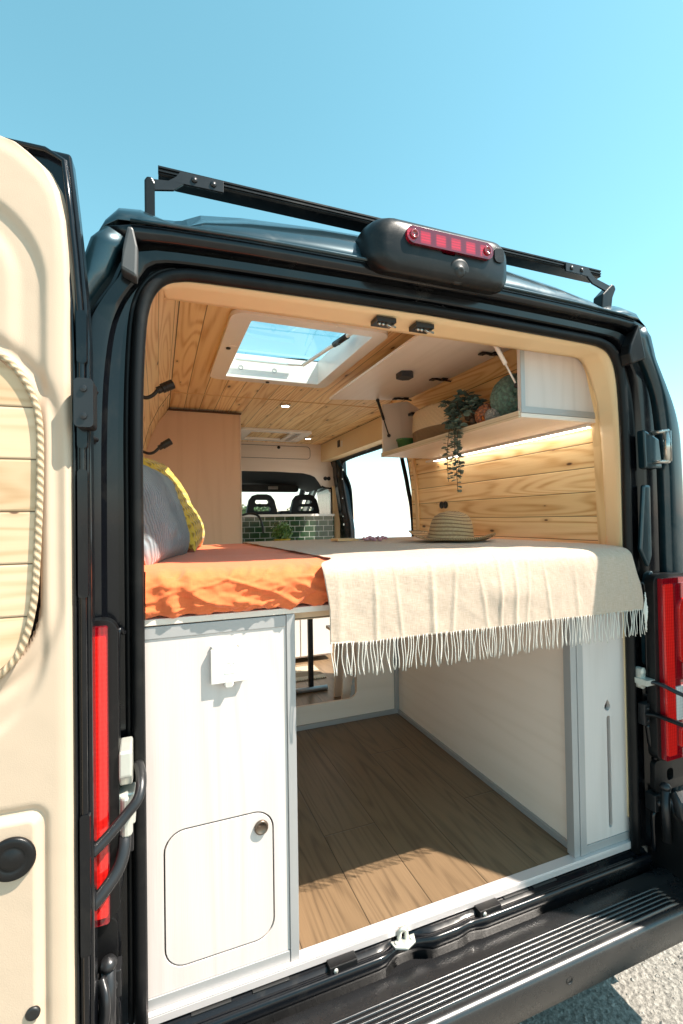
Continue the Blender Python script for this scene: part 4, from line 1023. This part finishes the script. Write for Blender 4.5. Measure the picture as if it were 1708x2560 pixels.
# under-bed view: table leg, mat, arched stool boards
TL = thing('table_leg', (.18, 1.76, 0), 'grey metal table leg on a floor bar behind the cutout', 'table')
b = MB(); b.box(.170, .200, 1.745, 1.775, .028, .80); b.build('leg', 'dark_metal', TL, bevel=.003)
b = MB(); b.tube([(-.3, 1.76, .016), (.29, 1.745, .016)], .016, 12); b.build('floor_bar', 'trim_grey', TL, smooth=True)
b = MB(); b.box(-.40, .36, 1.96, 2.30, .001, .008); tag(b.build('woven_mat', 'woven_mat'), 'beige woven mat on the floor behind the table leg', 'mat')
ST = thing('wooden_stool', (.38, 1.5, 0), 'pale wooden stool with arched side boards behind the cutout', 'stool')
for y, x0, x1 in ((1.60, .285, .48), (1.38, .25, .50)):
    b = MB(); arch = [(x0 + .05 + (x1 - x0 - .1) * (.5 - .5 * math.cos(PI * k / 12)), .0 + .26 * math.sin(PI * k / 12)) for k in range(13)]
    b.plate('xz', y, y + .018, [(x0, 0)] + arch + [(x1, 0), (x1 - .02, .42), (x0 + .02, .42)]); b.build('side_board', 'ply', ST, grain='Z', bevel=.002)
b = MB(); b.box(.25, .50, 1.36, 1.64, .421, .438); b.build('seat', 'ply', ST)

# ================================================================== OVERHEAD CABINET
OC = thing('overhead_cabinet', (.62, .65, 1.44), 'open white overhead cabinet with its flap raised on the right wall', 'cabinet')
b = MB(); b.box(.444, .80, .118, 1.20, 1.440, 1.455); b.build('shelf', 'ply', OC, grain='Y', bevel=.001)
b = MB(); b.box(.436, .4435, .122, 1.197, 1.439, 1.462); b.build('shelf_edge', 'ply_edge', OC, grain='Y')
GP = [(.444, 1.456), (.797, 1.456), (.782, 1.55), (.755, 1.63), (.715, 1.69), (.700, 1.71), (.60, 1.76), (.444, 1.73)]
GPn = [(.444, 1.456), (.790, 1.456), (.782, 1.55), (.750, 1.63), (.715, 1.70), (.66, 1.80), (.444, 1.80)]
b = MB(); b.plate('xz', .119, .134, GPn); g1 = b.build('near_gable', 'ply_white', OC, grain='Z', bevel=.001)
b = MB(); b.plate('xz', .1165, .1188, [(.4445, 1.462), (.462, 1.478), (.788, 1.478), (.790, 1.4565), (.4445, 1.4565)]); b.plate('xz', .1165, .1188, [(.4445, 1.4625), (.4615, 1.4785), (.4615, 1.80), (.4445, 1.80)]); b.build('gable_trim', 'trim_grey', OC)
b = MB(); b.plate('xz', 1.185, 1.20, GP); b.build('far_gable', 'ply', OC, grain='Z', bevel=.001)
b = MB(); b.plate('xz', .13, 1.197, [(.60, 1.768), (.60, 1.780), (.135, 1.748), (.135, 1.736)]); fl = b.build('flap_door', 'ply', OC, grain='Y', bevel=.0015); 
fl.data.transform(Matrix.Identity(4))
def hinge(y):
    b = MB(); z = 1.763
    b.box(.545, .575, y - .018, y + .018, z - .006, z); b.tube([(.545, y, z - .006), (.52, y, z - .004), (.50, y, z - .010)], .006, 8); b.box(.488, .512, y - .014, y + .014, z - .012, z - .006); b.tube([(.55, y - .012, z - .009), (.595, y - .01, z - .012)], .004, 6)
    b.build('cabinet_hinge', 'dark_metal', OC, bevel=.001)
for y in (.39, .76, 1.14): hinge(y)
b = MB(); b.plate('xy', 1.722, 1.750, [(.28, .66), (.33, .655), (.345, .67), (.345, .71), (.32, .725), (.28, .715)]); b.build('magnet_catch', 'sign_dark', OC, bevel=.003)
for y, mt_ in ((1.165, 'dark_metal'), (.155, 'white_plastic')):
    b = MB(); A = Vector((.405, y, 1.745)); B = Vector((.470, y, 1.555)); mid = A.lerp(B, .55)
    if y < 1: A = Vector((.36, y + .02, 1.742)); B = Vector((.46, y, 1.56)); mid = A.lerp(B, .6)
    b.tube([A, mid], .0075, 12); b.tube([mid, B], .0035, 10); st = b.build('gas_strut', mt_, OC, smooth=True)
    for q in (A, B): b = MB(); b.blob(q, .010, seg=8); b.build('ball_joint', 'black', st, smooth=True)
b = MB(); b.box(.60, .63, 1.14, 1.184, 1.675, 1.69); b.build('catch', 'dark_metal', OC, bevel=.003)
b = MB(); b.box(.772, .797, .14, 1.285, 1.428, 1.4395); LS = b.build('led_strip', 'white_plastic', bevel=.001); tag(LS, 'glowing white light strip under the overhead cabinet', 'light strip')
b = MB(); b.box(.775, .794, .142, 1.20, 1.4262, 1.4279); b.build('diffuser', 'led', LS)
# shelf contents
def bkfn(p, r, h, a): p.x *= 1.0; return p
b = MB(); b.lathe([(0, 0), (.105, 0), (.125, .02), (.130, .10), (.126, .172), (.118, .185), (.110, .178), (.112, .03), (0, .02)], (.605, .85, 1.456), (0, 0, 1), 48, lambda p, r, h, a: Vector((p.x * .92, p.y * 1.6, p.z))); tag(b.build('basket', 'basket', smooth=True), 'cream and brown coiled basket on the overhead shelf', 'basket')
b = MB(); b.lathe([(0, 0), (.040, 0), (.052, .062), (.056, .064), (.056, .072), (.0, .070)], (.545, 1.105, 1.456), (0, 0, 1), 28); tag(b.build('green_bowl', 'green_glass', smooth=True), 'small green glass bowl at the far end of the shelf', 'bowl')
def yarn(c, r, mat, label, strands, rr, seed, zs=1.0):
    rnd = random.Random(seed); b = MB()
    b.blob(c, r * .86, r * .86, r * .86 * zs, seg=14)
    for k in range(strands):
        n_ = Vector((rnd.gauss(0, 1), rnd.gauss(0, 1), rnd.gauss(0, 1))).normalized(); u = n_.orthogonal().normalized(); v = n_.cross(u); o_ = n_ * r * rnd.uniform(-.35, .35); q = math.sqrt(max(.1, 1 - (o_.length / r) ** 2)) * r
        pts = []
        for i in range(22):
            a = i * 2 * PI / 22; w = Vector(c) + (o_ + (u * math.cos(a) + v * math.sin(a)) * q * (.97 + .03 * rnd.random())); w.z = c[2] + (w.z - c[2]) * zs; pts.append(w)
        b.tube(pts, rr, 7, closed=True)
    return tag(b.build('yarn_ball', mat, smooth=True), label, 'yarn ball', 'balls of yarn on the overhead shelf')
yarn((.56, .275, 1.456 + .095), .084, 'green_yarn', 'large dark green ball of chunky yarn beside the cabinet end', 24, .0115, 5)
yarn((.505, .375, 1.456 + .046), .042, 'orange_yarn', 'small bright orange ball of yarn on the overhead shelf', 16, .0065, 6)
yarn((.485, .315, 1.456 + .030), .028, 'white_yarn', 'small off-white ball of yarn between the orange and green ones', 16, .004, 8)
EU = thing('trailing_plant', (.52, .60, 1.456), 'trailing eucalyptus plant hanging down from the overhead shelf', 'plant')
b = MB(); b.lathe([(0, 0), (.04, 0), (.05, .05), (.052, .08), (.046, .08), (.0, .07)], (.54, .57, 1.456), (0, 0, 1), 20); b.build('pot', 'bark_basket', EU, smooth=True)
b = MB(); lb = MB(); rnd = random.Random(11)
strands = [([(.53, .60, 1.53), (.47, .70, 1.56), (.425, .76, 1.50), (.418, .80, 1.40), (.42, .81, 1.33), (.42, .80, 1.25)], 30), ([(.53, .60, 1.54), (.45, .68, 1.55), (.42, .70, 1.47), (.415, .705, 1.38), (.418, .70, 1.30), (.42, .69, 1.20)], 34),
    ([(.53, .60, 1.54), (.46, .66, 1.56), (.42, .66, 1.48), (.41, .665, 1.40), (.415, .66, 1.33), (.42, .655, 1.27)], 26), ([(.53, .6, 1.53), (.5, .66, 1.58), (.46, .72, 1.57), (.43, .74, 1.52), (.42, .73, 1.46)], 22),
    ([(.53, .6, 1.53), (.52, .60, 1.58), (.50, .58, 1.60), (.48, .57, 1.58)], 16), ([(.53, .6, 1.53), (.50, .62, 1.61), (.46, .63, 1.63)], 16), ([(.53, .6, 1.53), (.5, .55, 1.57), (.45, .54, 1.56), (.43, .55, 1.50)], 18), ([(.53, .6, 1.53), (.47, .64, 1.60), (.44, .62, 1.57), (.43, .61, 1.50)], 18), ([(.53, .60, 1.54), (.47, .76, 1.60), (.44, .82, 1.58)], 14),
    ([(.53, .60, 1.54), (.45, .69, 1.53), (.42, .68, 1.44), (.418, .682, 1.36), (.418, .675, 1.28)], 24), ([(.53, .60, 1.54), (.46, .71, 1.53), (.43, .735, 1.45), (.425, .73, 1.38)], 20)]
for pts, n in strands:
    P = [Vector((q.x, q.y - .065 * smooth01((1.57 - q.z) / .09), q.z)) for q in catmull([(x, y if y < .6 else .6 + (y - .6) * .6, z) for x, y, z in pts], 8)]; b.tube(P, .0013, 5)
    for k in range(n):
        f = (.1 + .9 * k / n) * (len(P) - 1); i = int(f); q = P[i].lerp(P[min(i + 1, len(P) - 1)], f - i)
        for sd in (0, 1):
            a = rnd.random() * 6.3 + sd * PI; dr = Vector((math.cos(a), math.sin(a), rnd.uniform(-.5, .3))).normalized(); s = rnd.uniform(.009, .017) * (1.15 if q.z > 1.47 else .85)
            side_ = dr.cross(Vector((rnd.uniform(-.5, .5), rnd.uniform(-.5, .5), 1))).normalized(); c = q + dr * s * 1.05; up = dr.cross(side_)
            ring_ = [c + dr * s * math.cos(t) + side_ * s * .8 * math.sin(t) + up * s * .15 * math.cos(2 * t) for t in [m * PI / 4 for m in range(8)]]
            lb.add(ring_, [tuple(range(8))])
b.build('stem', 'trunk', EU); lv = lb.build('leaves', 'eucalyptus', EU)
b = MB()
for k in range(14): b.blob((.50 + rnd.uniform(-.03, .03), .55 + rnd.uniform(-.05, .05), 1.47 + rnd.random() * .05), .014, seg=5)
b.build('moss', 'bark_basket', EU)
EU.location.y -= .13
for c_ in EU.children: c_.data.transform(Matrix.Translation((0, -.13, 0))); c_.location = -EU.location
# wall sockets on pine wall
o = thing('wall_socket', (.826, 1.175, 1.17), 'pair of round black sockets on the pine wall above the hat', 'socket')
for y in (1.155, 1.195):
    b = MB(); b.lathe([(0, 0), (.021, 0), (.021, .006), (.016, .008), (.014, .003), (0, .003)], (.823, y, 1.172), (-1, 0, 0), 10); b.build('socket_face', 'black', o)

# ================================================================== FRONT SEATS
def seat(cx, label):
    o = thing('front_seat', (cx, 3.65, 0), label, 'seat', 'front cab seats')
    b = MB(); hs = [(cx - .155, 1.10), (cx - .150, 1.20), (cx - .125, 1.30), (cx - .09, 1.345), (cx - .05, 1.358), (cx + .05, 1.358), (cx + .09, 1.345), (cx + .125, 1.30), (cx + .150, 1.20), (cx + .155, 1.10), (cx + .24, 1.02), (cx + .25, .5), (cx - .25, .5), (cx - .24, 1.02)]
    b.plate('xz', 3.50, 3.58, hs[::-1], [rrect(cx - .068, cx + .070, 1.262, 1.302, .018), rrect(cx - .082, cx + .086, 1.190, 1.234, .016)]); b.build('backrest', 'seat_black', o, bevel=.012, seg=3)
    b = MB(); b.box(cx - .25, cx + .25, 3.58, 4.08, .35, .50); b.build('seat_cushion', 'seat_black', o, bevel=.04); b = MB(); b.box(cx - .2, cx + .2, 3.62, 3.98, 0, .349); b.build('pedestal', 'seat_black', o)
seat(.245, 'left-hand black front seat with slotted headrest'); seat(.692, 'right-hand black front seat with slotted headrest')
b = MB(); b.box(.41, .52, 3.42, 3.6, .4, 1.19); tag(b.build('centre_console', 'seat_black', bevel=.02), 'black padded block between the two front seats', 'console')

# ================================================================== OUTSIDE
b = MB(); n = 70
def gz(x, y): return -.6 + (.006 * fbm(x * 3, y * 3) if abs(x) < 6 and abs(y) < 6 else 0)
gx = [-400, -120, -40, -15, -6] + [-5 + i * .25 for i in range(45)] + [7, 15, 40, 120, 400]
b.grid([[(x, y, gz(x, y)) for y in gx] for x in gx]); struct(b.build('ground', 'gravel_asphalt', smooth=True))
b = MB(); rnd = random.Random(2)
for k in range(9000):
    x = rnd.uniform(-.3, 3.0); y = rnd.uniform(-.9, 1.6); r = rnd.uniform(.002, .006) * (1 if rnd.random() < .93 else 2.0); z = gz(x, y) + r * .3
    c = Vector((x, y, z)); a = rnd.random() * 6
    vs = [c + Vector((r * math.cos(a + t * 2 * PI / 5) * rnd.uniform(.7, 1.3), r * math.sin(a + t * 2 * PI / 5) * rnd.uniform(.7, 1.3), -r * .3)) for t in range(5)] + [c + Vector((0, 0, r * .7))]
    b.add(vs, [(t, (t + 1) % 5, 5) for t in range(5)])
gr = b.build('gravel', 'stone'); gr['kind'] = 'stuff'
b = MB(); b.grid([[(14, y, -.59), (60, y, -.59), (1400, y, -.59)] for y in (20, 100, 1400)]); struct(b.build('water', 'sea'))
def tree(x, y, h, r, seed, label):
    o = thing('tree', (x, y, -.6), label, 'tree', 'distant trees beyond the van')
    b = MB(); b.tube([(x, y, -.6), (x + .1, y, h * .4), (x, y, h * .7)], [.3, .2, .08], 8)
    for k in range(4): b.tube([(x, y, h * .35 + k * .3), (x + math.cos(k * 1.7) * r * .6, y + math.sin(k * 1.7) * r * .6, h * .6 + k * .3)], [.1, .03], 6)
    b.build('trunk', 'trunk', o); rnd = random.Random(seed); b = MB()
    for k in range(12):
        c = (x + rnd.uniform(-.7, .7) * r, y + rnd.uniform(-.7, .7) * r, h * .65 + rnd.uniform(-.3, .35) * h * .6); q = r * rnd.uniform(.3, .5)
        for m in range(170):
            d = Vector((rnd.gauss(0, 1), rnd.gauss(0, 1), rnd.gauss(0, 1))).normalized() * q * rnd.random() ** .4; p = Vector(c) + d; s = rnd.uniform(.08, .18); n_ = Vector((rnd.uniform(-1, 1), rnd.uniform(-1, 1), rnd.random())).normalized(); u = n_.orthogonal(); v = n_.cross(u)
            b.add([p - u * s, p + v * s * .6, p + u * s, p - v * s * .6], [(0, 1, 2, 3)])
    b.build('crown', 'tree_leaf', o)
tree(9.5, 60, 2.9, 2.2, 1, 'leftmost low tree seen through the windscreen')
tree(13.6, 66, 3.1, 1.9, 2, 'bushy tree seen between the front seats')
tree(17, 62, 2.8, 1.8, 3, 'rounded tree seen behind the right-hand seat')
tree(19.8, 33, 1.0, .9, 4, 'low tree seen at the edge of the sliding door opening')
def house(x, y, w, d, h, label):
    o = thing('house', (x, y, -.6), label, 'house', 'distant houses beyond the van')
    b = MB(); b.box(x - w / 2, x + w / 2, y - d / 2, y + d / 2, -.6, h); b.build('wall', 'stucco', o)
    b = MB(); b.plate('xz', y - d / 2 - .3, y + d / 2 + .3, [(x - w / 2 - .3, h), (x + w / 2 + .3, h), (x, h + 1.2)]); b.build('roof', 'roof_tile', o)
    for k in (-1, 0, 1):
        b = MB(); b.box(x + k * w * .28 - .5, x + k * w * .28 + .5, y - d / 2 - .04, y - d / 2 - .005, h * .3, h * .3 + 1.2); b.build('window', 'glass_grey', o)
house(15.5, 95, 7, 8, 2.6, 'pale house with red roof beyond the windscreen')
house(31, 140, 9, 8, 2.6, 'pale house at the right edge of the windscreen view')
b = MB(); b.tube([(13, 70, -.6), (13, 70, 3.6)], .08, 8); b.box(12.4, 13.6, 69.9, 70.1, 3.2, 3.3); tag(b.build('utility_pole', 'trunk'), 'thin utility pole with a crossarm in the distance', 'pole')

# ================================================================== LIGHT, SKY, CAMERA
sun = Vector((.56, -.37, 1.0)).normalized()
el = math.asin(sun.z); az = math.atan2(sun.x, sun.y)
L = bpy.data.lights.new('sun', 'SUN'); L.energy = 5.0; L.angle = R(.5); L.color = (1., .91, .80)
lo = bpy.data.objects.new('sun', L); COL.objects.link(lo); lo.rotation_euler = sun.to_track_quat('Z', 'Y').to_euler(); lo.location = (5, -4, 9)
w = bpy.data.worlds.new('World'); S.world = w; w.use_nodes = True; t = w.node_tree; t.nodes.clear()
sky = t.nodes.new('ShaderNodeTexSky'); sky.sky_type = 'NISHITA'; sky.sun_disc = False; sky.sun_elevation = el; sky.sun_rotation = az
sky.air_density = 1.0; sky.dust_density = .35; sky.ozone_density = .6
mul = t.nodes.new('ShaderNodeHueSaturation'); mul.inputs['Hue'].default_value = .446; mul.inputs['Saturation'].default_value = 1.06; mul.inputs['Value'].default_value = .94
bg = t.nodes.new('ShaderNodeBackground'); bg.inputs[1].default_value = .125; ow = t.nodes.new('ShaderNodeOutputWorld')
t.links.new(sky.outputs[0], mul.inputs['Color']); t.links.new(mul.outputs[0], bg.inputs[0]); t.links.new(bg.outputs[0], ow.inputs[0])
cam = bpy.data.cameras.new('camera'); co = bpy.data.objects.new('camera', cam); COL.objects.link(co); S.camera = co
cam.sensor_fit = 'HORIZONTAL'; cam.sensor_width = 36; cam.lens = 36 * 1186.7 / 1708; cam.clip_start = .02; cam.clip_end = 1500
yaw, pitch, roll = R(21.1425), R(.84304), R(.88297)
F = Vector((math.sin(yaw), math.cos(yaw), 0)); Rt = Vector((math.cos(yaw), -math.sin(yaw), 0)); U = Vector((0, 0, 1))
F, U = F * math.cos(pitch) + U * math.sin(pitch), U * math.cos(pitch) - F * math.sin(pitch)
Rt, U = Rt * math.cos(roll) - U * math.sin(roll), U * math.cos(roll) + Rt * math.sin(roll)
mw = Matrix((( Rt.x, U.x, -F.x, -.72), (Rt.y, U.y, -F.y, -1.17), (Rt.z, U.z, -F.z, 1.10), (0, 0, 0, 1))); co.matrix_world = mw
S.render.engine = 'CYCLES'
S.cycles.max_bounces = 10; S.cycles.diffuse_bounces = 6; S.cycles.transparent_max_bounces = 12
S.view_settings.view_transform = 'Standard'; S.view_settings.look = 'None'; S.view_settings.gamma = 1; S.view_settings.exposure = 1.25
